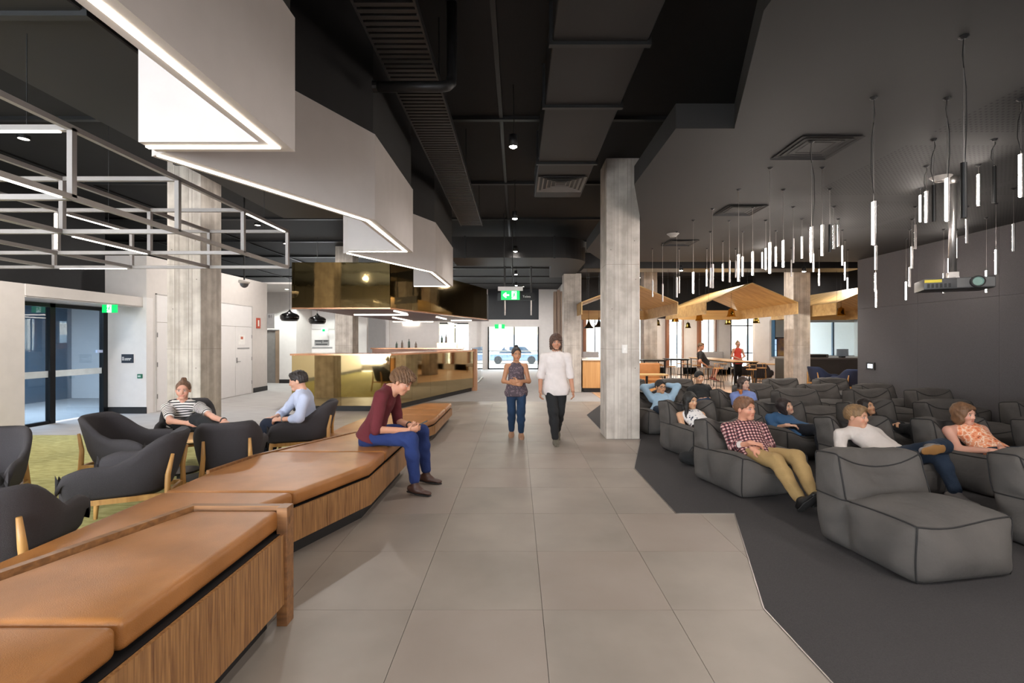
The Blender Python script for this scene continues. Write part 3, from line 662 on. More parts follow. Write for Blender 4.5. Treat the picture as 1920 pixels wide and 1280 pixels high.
# back bar shelves and a glass side panel
bb = thing('back_bar', 'pale timber back counter behind the bronze bar', 'counter', (-3.6, 17.5, 0))
MB().box(-5.2, -2.0, 17.2, 17.9, 0, 1.38).build('counter', mat('blush_counter', 'c79a86', 0.4), bb); MB().box(-5.25, -1.95, 17.15, 17.95, 1.38, 1.42).build('counter_top', copper, bb)
MB().box(-2.9, -2.2, 17.3, 17.8, 1.42, 1.60).build('raised_box', copper, bb)
gp = thing('glass_balustrade', 'clear glass panel beyond the bar end', 'glass panel', (-1.55, 19.0, 0))
MB().box(-1.58, -1.565, 16.5, 21.6, 0.06, 1.42).build('pane', glass, gp); MB().box(-1.6, -1.54, 16.5, 21.6, 0, 0.06).build('channel', alu, gp)
for k, x in enumerate((-4.4, -4.2, -3.95, -3.7, -2.75, -2.6)):
    hh = 0.22 + 0.05 * (k % 3); r = 0.04
    MB().lathe([(0, 0), (r, 0), (r, hh * 0.62), (0.014, hh * 0.8), (0.014, hh), (0, hh)], (x, 17.5, 1.601 if x > -2.9 and x < -2.2 else 1.421), 14).build('bottle', mat('bottle_glass_%d' % (k % 2), ('6d7f76', '9c8f84')[k % 2], 0.1), None, smooth=True,
        label='small bottle standing on the back bar counter', cat='bottle', group='bottles on the back bar')
can = thing('bar_canopy', 'bronze mirror clad canopy hanging over the bar', 'canopy', (-3.2, 14.0, 2.43))
mirror_run(BP + [(-1.1, 17.2)], 2.45, 3.52, dark_mirror, can, (2, 5, 2))
CP = [(-5.33, 11.4), (-3.03, 11.4), (-1.5, 15.97), (-1.15, 17.2), (-1.15, 19.5), (-4.8, 19.5), (-5.33, 15.0)]
MB().prism(poly_inset(CP, 0.03), 2.56, 3.5).build('core', black_paint, can)
band(BP + [(-1.1, 17.2)], -0.012, 0.1, 2.42, 2.45).build('edge_trim', copper, can)
for i in range(34):
    y = 11.5 + i * 0.235
    q = clip_rect(CP, -9, 9, y, y + 0.15)
    if q: MB().prism(q, 2.47, 2.52).build('slat', walnut, can)
def stick(p, ang, L, k):
    m = MB(); a = Vector(p); d = Vector((math.cos(ang), math.sin(ang), 0)) * L / 2
    MB().bar(a - d, a + d, 0.05, 0.03).build('led_bar', led_bar, can, label='glowing LED bar under the canopy')
for (px, py, px2, py2) in ((664, 590, 765, 590), (740, 583, 762, 588), (737, 595, 772, 602), (737, 603, 812, 603), (755, 607, 786, 607), (819, 594, 836, 598), (846, 600.5, 884, 600.5), (841, 605, 857, 608), (808, 613.5, 865, 613.5)):
    Ya = (2.455 - H) * F / (CY - py); Yb = (2.455 - H) * F / (CY - py2)
    MB().bar(P(px, py, Ya), P(px2, py2, Yb), 0.06, 0.03).build('led_bar', led_bar, can, label='glowing LED bar under the canopy')
# black bell pendants left of the bar
for k, (px, py, lab) in enumerate(((543, 594, 'left black bell pendant lamp in front of the white corridor'), (595, 600, 'right black bell pendant lamp near the bronze canopy'))):
    Y = 13.2 + k * 1.1; c = P(px, py, Y); t = thing('pendant_lamp', lab, 'lamp', tuple(c), group='black bell pendants')
    pr = [(0.02, 0.20), (0.035, 0.16), (0.09, 0.12), (0.20, 0.08), (0.245, 0.03), (0.24, -0.05), (0.20, -0.11), (0.19, -0.11), (0.22, -0.04)]
    MB().lathe(pr, c, 28).build('lamp_shade', mat('gloss_black', '141414', 0.15), t, smooth=True)
    MB().lathe([(0, -0.09), (0.15, -0.09)], c, 20).build('bulb', emis('pendant_bulb', 'fff0d8', 12.0), t)
    MB().tube([c + Vector((0, 0, 0.2)), (c.x, c.y, 4.75)], 0.005, 6).build('cord', dark_metal, t)
# dome camera
c = P(458, 530, 10.2); t = thing('dome_camera', 'white dome security camera hanging on a black stem', 'camera', tuple(c))
MB().lathe([(0, 0.05), (0.11, 0.05), (0.11, 0.0), (0.085, -0.02)], c, 24).build('housing', white_wall, t, smooth=True)
MB().lathe([(0.085, -0.02), (0.07, -0.07), (0.035, -0.1), (0, -0.11)], c, 24).build('dome', mat('smoked_dome', '6b6b70', 0.1, 0.4), t, smooth=True)
MB().tube([c + Vector((0, 0, 0.05)), (c.x, c.y, 4.75)], 0.016, 8).build('stem', dark_metal, t)

# ------------------------------------------------------------------ suspended white lattice with LED bars
XS = [-2.97, -3.98, -4.98, -5.98, -6.98]; YS = [6.2, 5.2, 4.2, 3.2, 2.2, 1.2]; ZB, ZT = 2.61, 3.07
lf = thing('light_frame', 'suspended grey steel lattice frame with LED bars above the lounge chairs', 'light frame', (-4.98, 4.0, ZB))
bw = 0.036
for x in XS:
    for z in (ZB, ZT): MB().box(x - bw / 2, x + bw / 2, YS[-1], YS[0], z - bw / 2, z + bw / 2).build('frame_bar', steel_white, lf)
for y in YS:
    for z in (ZB, ZT): MB().box(XS[-1], XS[0], y - bw / 2, y + bw / 2, z - bw / 2, z + bw / 2).build('frame_bar', steel_white, lf)
    for x in XS: MB().box(x - bw / 2, x + bw / 2, y - bw / 2, y + bw / 2, ZB, ZT).build('frame_post', steel_white, lf)
def ledb(a, b, off=(0, 0, -0.021)):
    MB().bar(Vector(a) + Vector(off), Vector(b) + Vector(off), 0.022, 0.008).build('led_bar', led, lf, label='glowing LED bar on the frame')
ledb((-3.9, 3.2, ZT), (-3.05, 3.2, ZT)); ledb((-2.97, 2.25, ZB), (-2.97, 3.12, ZB)); ledb((-4.98, 5.27, ZT), (-4.98, 6.12, ZT))
ledb((-3.98, 4.3, ZB), (-3.98, 5.15, ZB)); ledb((-2.97, 5.27, ZT), (-2.97, 6.12, ZT)); ledb((-5.9, 6.2, ZB), (-5.05, 6.2, ZB))
MB().box(-4.996, -4.964, 5.176, 5.181, ZB + 0.04, ZB + 0.21).box(-4.996, -4.964, 5.176, 5.181, ZB + 0.25, ZT - 0.04).build('led_bar', led, lf)
for x in (XS[0], XS[2], XS[4]):
    for y in (YS[0], YS[3]): MB().tube([(x - 0.3, y, ZT), (x - 0.3, y, 4.75)], 0.003, 5).build('hanger_wire', dark_metal, lf)
duct('bulky black duct above the suspended lattice', -3.9, -2.7, 1.0, 8.0, 3.7, 4.45, (3.0, 5.5))

# ------------------------------------------------------------------ lounge tub chairs
felt_chair = mat('charcoal_felt', '3b3739', 0.95, var=0.18, vscale=220, bump=0.3, bscale=350)
navy_chair = mat('navy_felt', '27304a', 0.95, var=0.18, vscale=220, bump=0.3, bscale=350)
def sstep(t): t = max(0, min(1, t)); return t * t * (3 - 2 * t)
def tub_shell():
    m = MB(); nu = 40; rings = []
    for i in range(nu + 1):
        u = -1 + 2 * i / nu                        # -1 front of one arm .. 0 centre of back .. 1 front of other arm
        a = abs(u); s = 1 if u > 0 else -1
        # plan curve (inside face): straight arms then round back; local: chair faces -y
        if a > 0.5:
            q = (a - 0.5) / 0.5; x = s * (0.235 + 0.05 * q); y = 0.08 - 0.40 * q; nx, ny = s, 0.0
        else:
            th = a / 0.5 * math.pi / 2; x = s * 0.235 * math.sin(th) ** 0.8; y = 0.08 + 0.24 * math.cos(th) ** 0.8; nx, ny = s * math.sin(th), math.cos(th)
        top = 0.60 + 0.23 * (1 - sstep((a - 0.22) / 0.34)) - 0.05 * sstep((a - 0.75) / 0.25)
        if a > 0.93: top -= 0.09 * ((a - 0.93) / 0.07) ** 2
        lean = 0.10 * (1 - sstep((a - 0.2) / 0.4))
        th_ = 0.055; bot = 0.33 + (0.11 * ((a - 0.93) / 0.07) ** 2 if a > 0.93 else 0)
        ring = []
        for (o_, z) in ((0.0, bot), (0.0, bot + 0.12), (0.01, top - 0.06), (0.015, top - 0.015), (0.015 + th_ * 0.5, top + 0.012), (0.015 + th_, top - 0.015), (th_ + 0.012, top - 0.07), (th_, bot + 0.14), (th_ - 0.02, bot + 0.03), (th_ - 0.06, bot - 0.02)):
            k = (z - bot) / (0.83 - bot)
            ring.append((x + nx * (o_ + 0.03 * k * abs(nx)), y + ny * (o_ + 0.02 * k) + lean * max(0, k) * (0.5 + 0.5 * ny), z))
        rings.append(ring)
    n = len(rings[0]); v = [p for r in rings for p in r]; f = []
    for i in range(nu):
        for k in range(n): f.append((i * n + k, i * n + (k + 1) % n, (i + 1) * n + (k + 1) % n, (i + 1) * n + k))
    f += [tuple(range(n)), tuple(nu * n + k for k in range(n - 1, -1, -1))]
    return m.add(v, f)
def make_chair(label, felt):
    t = thing('tub_chair', label, 'chair')
    tub_shell().build('shell', felt, t, smooth=True)
    MB().prism([(-0.28, -0.34), (0.28, -0.34), (0.25, 0.1), (0.17, 0.3), (-0.17, 0.3), (-0.25, 0.1)], 0.32, 0.44).build('seat', felt, t, bevel=0.045, seg=4)
    for s in (-1, 1):
        MB().tube([(s * 0.27, -0.28, 0.33), (s * 0.285, -0.30, 0.15), (s * 0.29, -0.31, 0.0)], [0.026, 0.022, 0.016], 10).build('leg', oak, t, smooth=True)
        MB().tube([(s * 0.20, 0.435, 0.66), (s * 0.205, 0.40, 0.48), (s * 0.22, 0.40, 0.30), (s * 0.24, 0.45, 0.0)], [0.014, 0.022, 0.024, 0.016], 10).build('rear_leg', oak, t, smooth=True)
        MB().bar((s * 0.27, -0.29, 0.305), (s * 0.22, 0.40, 0.305), 0.03, 0.045).build('side_rail', oak, t)
    MB().bar((-0.27, -0.28, 0.305), (0.27, -0.28, 0.305), 0.03, 0.04).build('front_rail', oak, t)
    MB().bar((-0.22, 0.39, 0.305), (0.22, 0.39, 0.305), 0.03, 0.04).build('rear_rail', oak, t)
    return t
chA = make_chair('charcoal tub chair turned to the camera at the left edge', felt_chair); chA['group'] = 'charcoal lounge chairs'
chN = make_chair('navy tub chair facing away between column and felt wall', navy_chair); chN['group'] = 'café tub chairs'
index_children()
def face(dx, dy): return math.atan2(dx, -dy)      # rz so that local -y points along (dx, dy)
CG = 'charcoal lounge chairs'
chA.location = (-4.72, 4.15, 0); chA.rotation_euler = (0, 0, face(0.45, -0.9))
place_copy(chA, (-3.2, 2.98, 0), face(-0.5, 0.86), 'charcoal tub chair seen from behind at lower left edge', CG)
place_copy(chA, (-3.52, 4.28, 0), face(-0.97, -0.35), 'charcoal tub chair in side view close to the bench', CG)
place_copy(chA, (-4.3, 5.4, 0), face(0.97, 0.1), 'charcoal tub chair with its back to the glass entrance', CG)
place_copy(chA, (-3.12, 5.22, 0), face(-0.45, 0.89), 'charcoal tub chair showing its back and two oak straps', CG)
place_copy(chA, (-4.42, 6.45, 0), face(0.55, -0.83), 'charcoal tub chair holding the woman in the striped top', CG)
place_copy(chA, (-2.98, 6.55, 0), face(-0.97, -0.25), 'charcoal tub chair holding the man in the pale blue shirt', CG)
t = thing('side_table', 'small round oak table between the lounge chairs', 'table', (-3.85, 5.85, 0))
MB().lathe([(0, 0.47), (0.30, 0.47), (0.31, 0.48), (0.31, 0.50), (0.30, 0.51), (0, 0.51)], (-3.85, 5.85, 0), 36).build('table_top', oak_x, t)
MB().tube([(-3.85, 5.85, 0.02), (-3.85, 5.85, 0.47)], 0.025, 12).build('pole', dark_metal, t); MB().lathe([(0, 0), (0.22, 0), (0.22, 0.012), (0, 0.02)], (-3.85, 5.85, 0), 28).build('base', dark_metal, t)
t = thing('side_table', 'black legged low table half hidden behind the tub chair', 'table', (-3.55, 5.05, 0))
MB().lathe([(0, 0.28), (0.18, 0.28), (0.18, 0.30), (0, 0.30)], (-3.55, 5.05, 0), 24).build('table_top', dark_metal, t)
MB().tube([(-3.55, 5.05, 0.02), (-3.55, 5.05, 0.28)], 0.03, 10).build('pole', dark_metal, t); MB().box(-3.85, -3.3, 5.03, 5.07, 0, 0.02).box(-3.57, -3.53, 4.8, 5.3, 0, 0.02).build('base', dark_metal, t)

# ------------------------------------------------------------------ bean bag loungers
bag_m = mat('grey_canvas', '45413e', 0.92, var=0.12, vscale=3, bump=0.7, bscale=14, col2='524d49')
pip_m = mat('dark_piping', '1f1d1d', 0.8)
def bag_mesh(seed, used=False):
    rnd = random.Random(seed); w = 0.42
    pr = {'B0': (0.38, 0.0), 'Jb': (0.45, 0.39), 'B1': (0.50, 0.70), 'T': (0.25, 0.735), 'J': (0.15, 0.40), 'F': (-0.41, 0.41), 'F0': (-0.41, 0.0), 'M0': (0.12, 0.0)}
    bm = bmesh.new(); V = {}
    for k, (y, z) in pr.items():
        for s in (-1, 1):
            ww = w * (0.96 if z < 0.01 else (0.96 if k in ('B1', 'T') else 1.0))
            V[k, s] = bm.verts.new((s * ww, y, z))
    for a, b in (('B0', 'Jb'), ('Jb', 'B1'), ('B1', 'T'), ('T', 'J'), ('J', 'F'), ('F', 'F0'), ('F0', 'M0'), ('M0', 'B0')): bm.faces.new((V[a, -1], V[b, -1], V[b, 1], V[a, 1]))
    for s in (-1, 1):
        bm.faces.new((V['Jb', s], V['B1', s], V['T', s], V['J', s])); bm.faces.new((V['J', s], V['F', s], V['F0', s], V['M0', s])); bm.faces.new((V['B0', s], V['Jb', s], V['J', s], V['M0', s]))
    seams = [(('B1', -1), ('B1', 1)), (('T', -1), ('T', 1)), (('F', -1), ('F', 1))]
    for s in (-1, 1): seams += [(('B1', s), ('T', s)), (('T', s), ('J', s)), (('J', s), ('F', s)), (('F', s), ('F0', s)), (('Jb', s), ('J', s)), (('B1', s), ('Jb', s))]
    seg = [(V[a].co.copy(), V[b].co.copy()) for a, b in seams]
    allseg = [(e.verts[0].co.copy(), e.verts[1].co.copy()) for e in bm.edges if e.calc_face_angle(0) > 0.2 or True]
    bmesh.ops.recalc_face_normals(bm, faces=bm.faces)
    bmesh.ops.subdivide_edges(bm, edges=bm.edges[:], cuts=13, use_grid_fill=True)
    bm.normal_update()
    ph = [rnd.uniform(0, 6.28) for _ in range(12)]
    def sd(p, a, b):
        ab = b - a; t = max(0, min(1, (p - a).dot(ab) / ab.length_squared)); return (p - a - ab * t).length
    chains = []
    for a, b in seg:
        ab = b - a; L = ab.length_squared
        chains.append([v for _, v in sorted(((v.co - a).dot(ab) / L, v) for v in bm.verts if sd(v.co, a, b) < 1e-4)] if False else [v for v in sorted((v for v in bm.verts if sd(v.co, a, b) < 1e-4), key=lambda v: (v.co - a).dot(ab))])
    dist = {v: min(sd(v.co, a, b) for a, b in allseg) for v in bm.verts}
    new = {}
    for v in bm.verts:
        p = v.co; d = dist[v]; k = 1 - math.exp(-d / 0.08); x, y, z = p; q = p.copy(); cx = max(0.0, 1 - (x / w) ** 2)
        if z > 0.005:
            q += v.normal * (0.062 * k)
            if v.normal.y < -0.5: q.y -= 0.07 * k * max(0, 1 - z / 0.42); q.z -= 0.045 * cx * max(0, z - 0.25) / 0.16
            elif abs(v.normal.x) > 0.5: q.x += math.copysign(0.04, x) * k * max(0, 1 - z / 0.42)
            elif v.normal.z > 0.5 and y < -0.2 and z < 0.5: q.z -= 0.045 * cx * (-y - 0.2) / 0.21
            if z > 0.42: q.z -= 0.03 * cx * (z - 0.42) / 0.3; q.y += 0.02 * cx * (z - 0.42) / 0.3
            q.z += 0.014 * math.sin(6 * x + 3 * y + ph[3]) * min(1, z * 3)
            q.x += 0.014 * math.sin(7 * y + 5 * z + ph[0]); q.y += 0.014 * math.sin(6 * x + 4 * z + ph[2]) * min(1, z * 4)
            wr = math.sin(30 * x + 11 * z + ph[4]) * math.sin(15 * y + 9 * z + ph[5]) + 0.8 * math.sin(34 * z + 13 * y + 5 * x + ph[6]) * math.sin(6 * x + ph[7])
            q += v.normal * (0.011 * wr * min(1, k * 1.4))
            if used:                                         # the hollow a sitter presses into seat and backrest
                hx = math.exp(-(x / 0.24) ** 4)
                if z > 0.30 and y < 0.16: q.z -= 0.15 * hx * max(0, min(1, (y + 0.50) / 0.22))
                if z > 0.36 and -0.02 < y < 0.3: q.y += 0.10 * hx * min(1, (z - 0.36) * 4)
                if z > 0.60: q.z -= 0.07 * hx
        new[v] = q
    for v, q in new.items(): v.co = q
    for _ in range(2): bmesh.ops.smooth_vert(bm, verts=bm.verts[:], factor=0.5, use_axis_x=True, use_axis_y=True, use_axis_z=True)
    zm = min(v.co.z for v in bm.verts)
    for v in bm.verts: v.co.z = max(0.0, v.co.z - zm * 0.5)
    bm.normal_update()
    pm = MB()
    for ch in chains: pm.tube([v.co + v.normal * 0.003 for v in ch], 0.006, 6)
    me = bpy.data.meshes.new('bag_body'); bm.to_mesh(me); bm.free(); me.shade_smooth(); me.materials.append(bag_m)
    return me, pm.mesh('piping', pip_m, smooth=True)
BAG = [bag_mesh(s) for s in (1, 2, 3, 4)]; USED = [bag_mesh(s, True) for s in (11, 12, 13)]
bags = [ # x, y, facing offset (deg), label
    (3.03, 3.72, 0, 'empty grey bean bag lounger in the foreground'), (4.52, 3.70, 0, 'grey bean bag lounger cut off by the right frame edge in front'),
    (2.66, 5.52, 3, 'grey bean bag lounger under the man in the plaid shirt'), (4.15, 5.52, 0, 'grey bean bag lounger under the man in the white sweater'), (5.32, 5.50, 0, 'grey bean bag lounger under the woman in the orange top'), (6.52, 5.45, 0, 'empty grey bean bag lounger at right edge beside the orange top woman'),
    (2.72, 7.15, 4, 'grey bean bag lounger under the woman in the floral sleeveless top'), (4.05, 7.1, 0, 'grey bean bag lounger under the woman in the denim shirt'), (5.45, 7.1, 0, 'grey bean bag lounger under the woman in the black top'), (6.68, 7.1, 0, 'empty grey bean bag lounger right behind the orange top woman'), (7.92, 7.0, 0, 'empty grey bean bag lounger by the felt wall at the right edge'),
    (2.62, 8.95, 3, 'grey bean bag lounger under the man with hands behind his head'), (4.2, 8.85, 0, 'grey bean bag lounger under the woman with orange tipped hair'), (5.38, 8.85, 0, 'empty grey bean bag lounger just behind the denim shirt woman'), (6.75, 8.85, 0, 'empty grey bean bag lounger just behind the black top woman'), (7.98, 8.9, 0, 'empty grey bean bag lounger against the felt wall, third row from back'),
    (3.78, 10.0, 0, 'grey bean bag lounger under the man in the black polo'), (5.12, 9.95, 0, 'empty grey bean bag lounger right of the orange tipped hair woman'), (6.5, 9.95, 0, 'empty grey bean bag lounger in the second last row before the column'), (7.7, 9.95, 0, 'empty grey bean bag lounger in the second last row by the felt wall'),
    (2.75, 11.4, 0, 'half hidden bean bag lounger in the last row beside the concrete column'), (3.9, 11.3, 0, 'empty bean bag lounger in the last row behind the black polo man'), (6.55, 11.5, 0, 'empty bean bag lounger in the last row left of the far column'), (7.85, 11.6, 0, 'empty bean bag lounger in the last row right of the far column')]
for k, (x, y, a, lab) in enumerate(bags):
    t = thing('bean_bag', lab, 'bean bag', (x, y, 0.004), math.radians(10 + a), group='grey bean bag loungers')
    bb_ = USED[k % 3] if 'under the' in lab else BAG[k % 4]; link_mesh('bag_body', bb_[0], t); link_mesh('piping', bb_[1], t)

# ------------------------------------------------------------------ LED tube pendants
PEND = [(1223.5, 466, 525, 0), (1242.5, 455.8, 532, 0), (1269, 434, 520, 0), (1273.5, 466.5, 518, 0), (1300, 412.6, 509.7, 1), (1325.5, 465.6, 505, 1), (1332, 434, 502, 0), (1336, 391, 495, 0), (1355.5, 452, 493.5, 0), (1367.7, 413.5, 488, 0),
        (1379.4, 466.5, 489, 0), (1385, 355, 476.4, 1), (1392.5, 434, 481, 1), (1411.4, 388.4, 471, 1), (1429.7, 466.5, 472, 1), (1436, 412.6, 464.7, 1), (1443.6, 314.5, 454, 1), (1455, 432.4, 462, 1), (1468.7, 355, 450, 1), (1487, 387.5, 447, 0), (1483.6, 464.7, 487, 0),
        (1503.8, 410, 443, 1), (1521.6, 265, 424.5, 1), (1518, 430, 437, 0), (1525.6, 448, 475, 1), (1541.8, 314, 421, 1), (1556, 354, 421, 2), (1563.6, 387, 421, 0), (1572, 410, 421, 0), (1579.5, 431, 460, 1), (1584.3, 450, 491, 1), (1536, 466, 504, 1), (1589.4, 468, 520, 1),
        (1638, 183, 377, 1), (1642.5, 385, 460, 0), (1641.5, 440, 511, 1), (1643, 455, 543, 1), (1699, 447, 527.5, 1), (1705.7, 430, 500, 0), (1710, 410.7, 461.7, 0), (1716, 387, 421, 0), (1726, 353, 365, 1), (1736.6, 311, 358, 1), (1751, 261, 347, 2), (1775.7, 183.6, 333, 1),
        (1807, 68, 305, 2), (1813, 387, 410, 0), (1834.7, 309, 326, 1), (1864, 261, 312, 2), (1914, 185.5, 288, 1), (1900.5, 353, 419, 0), (1867.4, 381, 467.5, 1), (1849.5, 407.7, 506.5, 1), (1793, 430, 446, 1), (1769.7, 429.6, 512, 0), (1779, 445, 484, 1)]
tube_alu = mat('tube_aluminium', '8b8583', 0.35, 0.7); tube_blk = mat('tube_black', '1a1919', 0.4, 0.4)
ZS = 3.69; LT = 0.37; r = 0.0175
def half(sgn, rr, z0, z1, n=10):
    m = MB(); pts = [(sgn * rr * math.cos(t), rr * math.sin(t)) for t in [-math.pi / 2 + math.pi * k / n for k in range(n + 1)]]
    return m.prism(pts if sgn > 0 else pts, z0, z1)
HB = {c: half(1, r, 0, LT).mesh('housing', mm) for c, mm in ((0, tube_alu), (1, tube_alu), (2, tube_blk))}
HD = half(-1, r * 0.82, 0.008, LT - 0.008).mesh('diffuser', led_cool); HD2 = half(-1, r * 0.82, 0.008, LT - 0.008).mesh('diffuser', led_bar)
PL = {0: 'slim aluminium tube pendant over the bean bags with lit face turned sideways', 1: 'slim tube pendant over the bean bags with its lit face showing', 2: 'slim tube pendant over the bean bags showing its black back'}
rnd = random.Random(5)
names = {33: 'large brightly lit tube pendant hanging alone before the felt wall corner', 45: 'nearest black backed tube pendant hanging on a long curved cord', 44: 'lit tube pendant hanging right beside the projector pole', 49: 'lit tube pendant cut by the right frame edge', 4: 'brightest tube pendant near the first concrete column'}
for k, (px, yc, yt, md) in enumerate(PEND):
    Y = (ZS - H) * F / (CY - yc); top = P(px, yt, Y)
    if top.z > ZS - 0.06: top.z = ZS - 0.06
    z0 = top.z - LT
    t = thing('tube_pendant', names.get(k, PL[md]), 'pendant light', (top.x, top.y, z0), group='LED tube pendants')
    ang = {0: math.radians(-75 - rnd.uniform(0, 20)), 1: math.radians(-22 + rnd.uniform(-14, 14)), 2: math.radians(-150)}[md]
    for nm, me in (('housing', HB[md]), ('diffuser', HD)):
        o = link_mesh(nm, me, t); o.rotation_euler = (0, 0, ang)
    wl_ = ZS - z0 - LT
    MB().tube([(0, 0, LT), (0, 0, LT + wl_)], 0.0022, 5).build('wire', alu, None).parent = t
    if wl_ > 0.25 and Y < 5.6:
        s = rnd.choice((-1, 1)) * rnd.uniform(0.02, 0.035)
        MB().tube([(0.008, 0, LT), (s, 0, LT + wl_ * 0.3), (s * 0.8, 0, LT + wl_ * 0.6), (-s * 0.5, 0, LT + wl_ * 0.85), (0, 0, LT + wl_)], 0.0026, 5).build('power_cord', dark_metal, None).parent = t
    MB().lathe([(0, -0.02), (0.012, -0.02), (0.03, -0.004), (0.03, 0)], (0, 0, LT + wl_), 10).build('ceiling_rose', dark_metal, None).parent = t

# ------------------------------------------------------------------ projector on a pole
Y = 5.98; c = P(1786, 533, Y)
pj = thing('projector', 'dark projector hanging from a chrome ceiling pole', 'projector', tuple(c))
Rz = Matrix.Translation(c) @ Matrix.Rotation(math.radians(-28), 4, 'Z')
MB().box(-0.33, 0.33, -0.24, 0.24, -0.075, 0.06).xf(Rz).build('body', mat('projector_black', '2b2a2b', 0.4), pj, bevel=0.015)
MB().box(-0.02, 0.32, -0.243, -0.24, -0.06, 0.05).xf(Rz).build('front_grille', mat('projector_grey', '5a5857', 0.5), pj)
MB().lathe([(0.0, 0.03), (0.045, 0.03), (0.05, 0.045), (0.065, 0.045), (0.065, 0.0)], (0, 0, 0), 24).xf(Rz @ Matrix.Translation((0.16, -0.24, 0.0)) @ Matrix.Rotation(math.pi / 2, 4, 'X')).build('lens', mat('lens_glass', '9fc0b8', 0.05, 0.6), pj)
MB().lathe([(0.052, 0.0), (0.052, 0.05), (0.068, 0.05), (0.068, 0.0)], (0, 0, 0), 24).xf(Rz @ Matrix.Translation((0.16, -0.24, 0.0)) @ Matrix.Rotation(math.pi / 2, 4, 'X')).build('lens_ring', tube_blk, pj)
MB().box(-0.325, -0.16, -0.244, -0.24, 0.01, 0.045).xf(Rz).build('warning_label', mat('label_yellow', 'c9b52a', 0.5), pj)
for i in range(6): MB().box(-0.30 + i * 0.04, -0.275 + i * 0.04, -0.243, -0.24, -0.055, -0.005).xf(Rz).build('vent_slot', tube_blk, pj)
MB().box(-0.2, 0.2, -0.02, 0.02, 0.06, 0.08).box(-0.02, 0.02, -0.18, 0.18, 0.06, 0.08).box(-0.05, 0.05, -0.05, 0.05, 0.08, 0.15).xf(Rz).build('mount_bracket', alu, pj)
MB().tube([c + Vector((0, 0, 0.15)), (c.x, c.y, 3.62)], 0.04, 16).build('pole', mat('chrome', 'c9c6c4', 0.3, 0.9), pj, smooth=True)
MB().lathe([(0.032, -0.09), (0.045, -0.07), (0.075, 0.0), (0, 0)], (c.x, c.y, 3.69), 20).build('ceiling_flange', alu, pj, smooth=True)

# ------------------------------------------------------------------ small wall and hanging signs
green = emis('exit_green', '00a650', 1.4); swhite = emis('exit_white', 'eafff2', 1.8)
def runner(cx, cz, y, s, parent, m, back=False):
    g = MB(); T = lambda x, z: (cx + x * s, y, cz + z * s)
    g.lathe([(0, -0.002), (0.09 * s, -0.002), (0.09 * s, 0.002), (0, 0.002)], (0, 0, 0), 14).xf(Matrix.Translation((cx + 0.12 * s, y, cz + 0.36 * s)) @ Matrix.Rotation(math.pi / 2, 4, 'X'))
    for a, b, wd in (((0.06, 0.22), (-0.05, -0.06), 0.15), ((0.05, 0.2), (0.28, 0.08), 0.06), ((0.02, 0.2), (-0.22, 0.14), 0.06), ((-0.22, 0.14), (-0.24, -0.02), 0.06), ((-0.03, -0.05), (0.18, -0.14), 0.09), ((0.18, -0.14), (0.12, -0.38), 0.08), ((-0.05, -0.05), (-0.14, -0.26), 0.09), ((-0.14, -0.26), (-0.34, -0.30), 0.08)):
        g.bar(T(*a), T(*b), 0.004, wd * s, up=(0, 0, 1))
    g.build('running_figure', m, parent)
# hanging exit sign above the walkway
Y = 11.6; c = P(957, 553, Y)
ex = thing('exit_sign', 'green hanging exit sign with white arrow and running figure', 'exit sign', tuple(c))
MB().box(c.x - 0.225, c.x + 0.225, c.y - 0.015, c.y + 0.015, c.z - 0.115, c.z + 0.105).build('panel', green, ex)
MB().box(c.x + 0.03, c.x + 0.15, c.y - 0.018, c.y - 0.0155, c.z - 0.1, c.z + 0.09).build('white_field', swhite, ex)
runner(c.x + 0.09, c.z - 0.005, c.y - 0.021, 0.2, ex, green)
g = MB(); y = c.y - 0.018
g.box(c.x - 0.15, c.x - 0.03, y, y + 0.002, c.z - 0.02, c.z + 0.015)
g.bar((c.x - 0.17, y, c.z - 0.003), (c.x - 0.10, y, c.z + 0.055), 0.004, 0.03); g.bar((c.x - 0.17, y, c.z - 0.003), (c.x - 0.10, y, c.z - 0.06), 0.004, 0.03)
g.build('arrow', swhite, ex)
MB().box(c.x - 0.3, c.x + 0.3, c.y - 0.04, c.y + 0.04, c.z + 0.105, c.z + 0.2).build('housing', mat('sign_housing', 'cfc9c4', 0.4), ex)
MB().tube([(c.x - 0.15, c.y, c.z + 0.2), (c.x - 0.15, c.y, 4.75)], 0.012, 6).tube([(c.x + 0.05, c.y, c.z + 0.2), (c.x + 0.05, c.y, 4.75)], 0.012, 6).build('hanger_rod', dark_metal, ex)
Y = 14.3; c = P(980, 556, Y)
ts = thing('toilet_sign', 'narrow black hanging sign with white lettering beside exit sign', 'sign', tuple(c))
MB().box(c.x - 0.75, c.x + 0.35, c.y - 0.02, c.y + 0.02, c.z - 0.11, c.z + 0.11).build('panel', mat('sign_black', '0e0e0f', 0.4), ts)
text_mesh('Toilets', 0.085, mat('sign_letter', 'f2efe8', 0.5), (c.x + 0.12, c.y - 0.023, c.z), (math.pi / 2, 0, 0), 'lettering', ts)
for x in (-0.53, 0.25):
    MB().tube([(c.x + x, c.y + 0.03, c.z - 0.55), (c.x + x, c.y + 0.03, c.z - 0.1)], 0.022, 8).build('rod_end', alu, ts); MB().tube([(c.x + x, c.y + 0.03, c.z - 0.1), (c.x + x, c.y + 0.03, 4.75)], 0.024, 8).build('rod', dark_metal, ts)
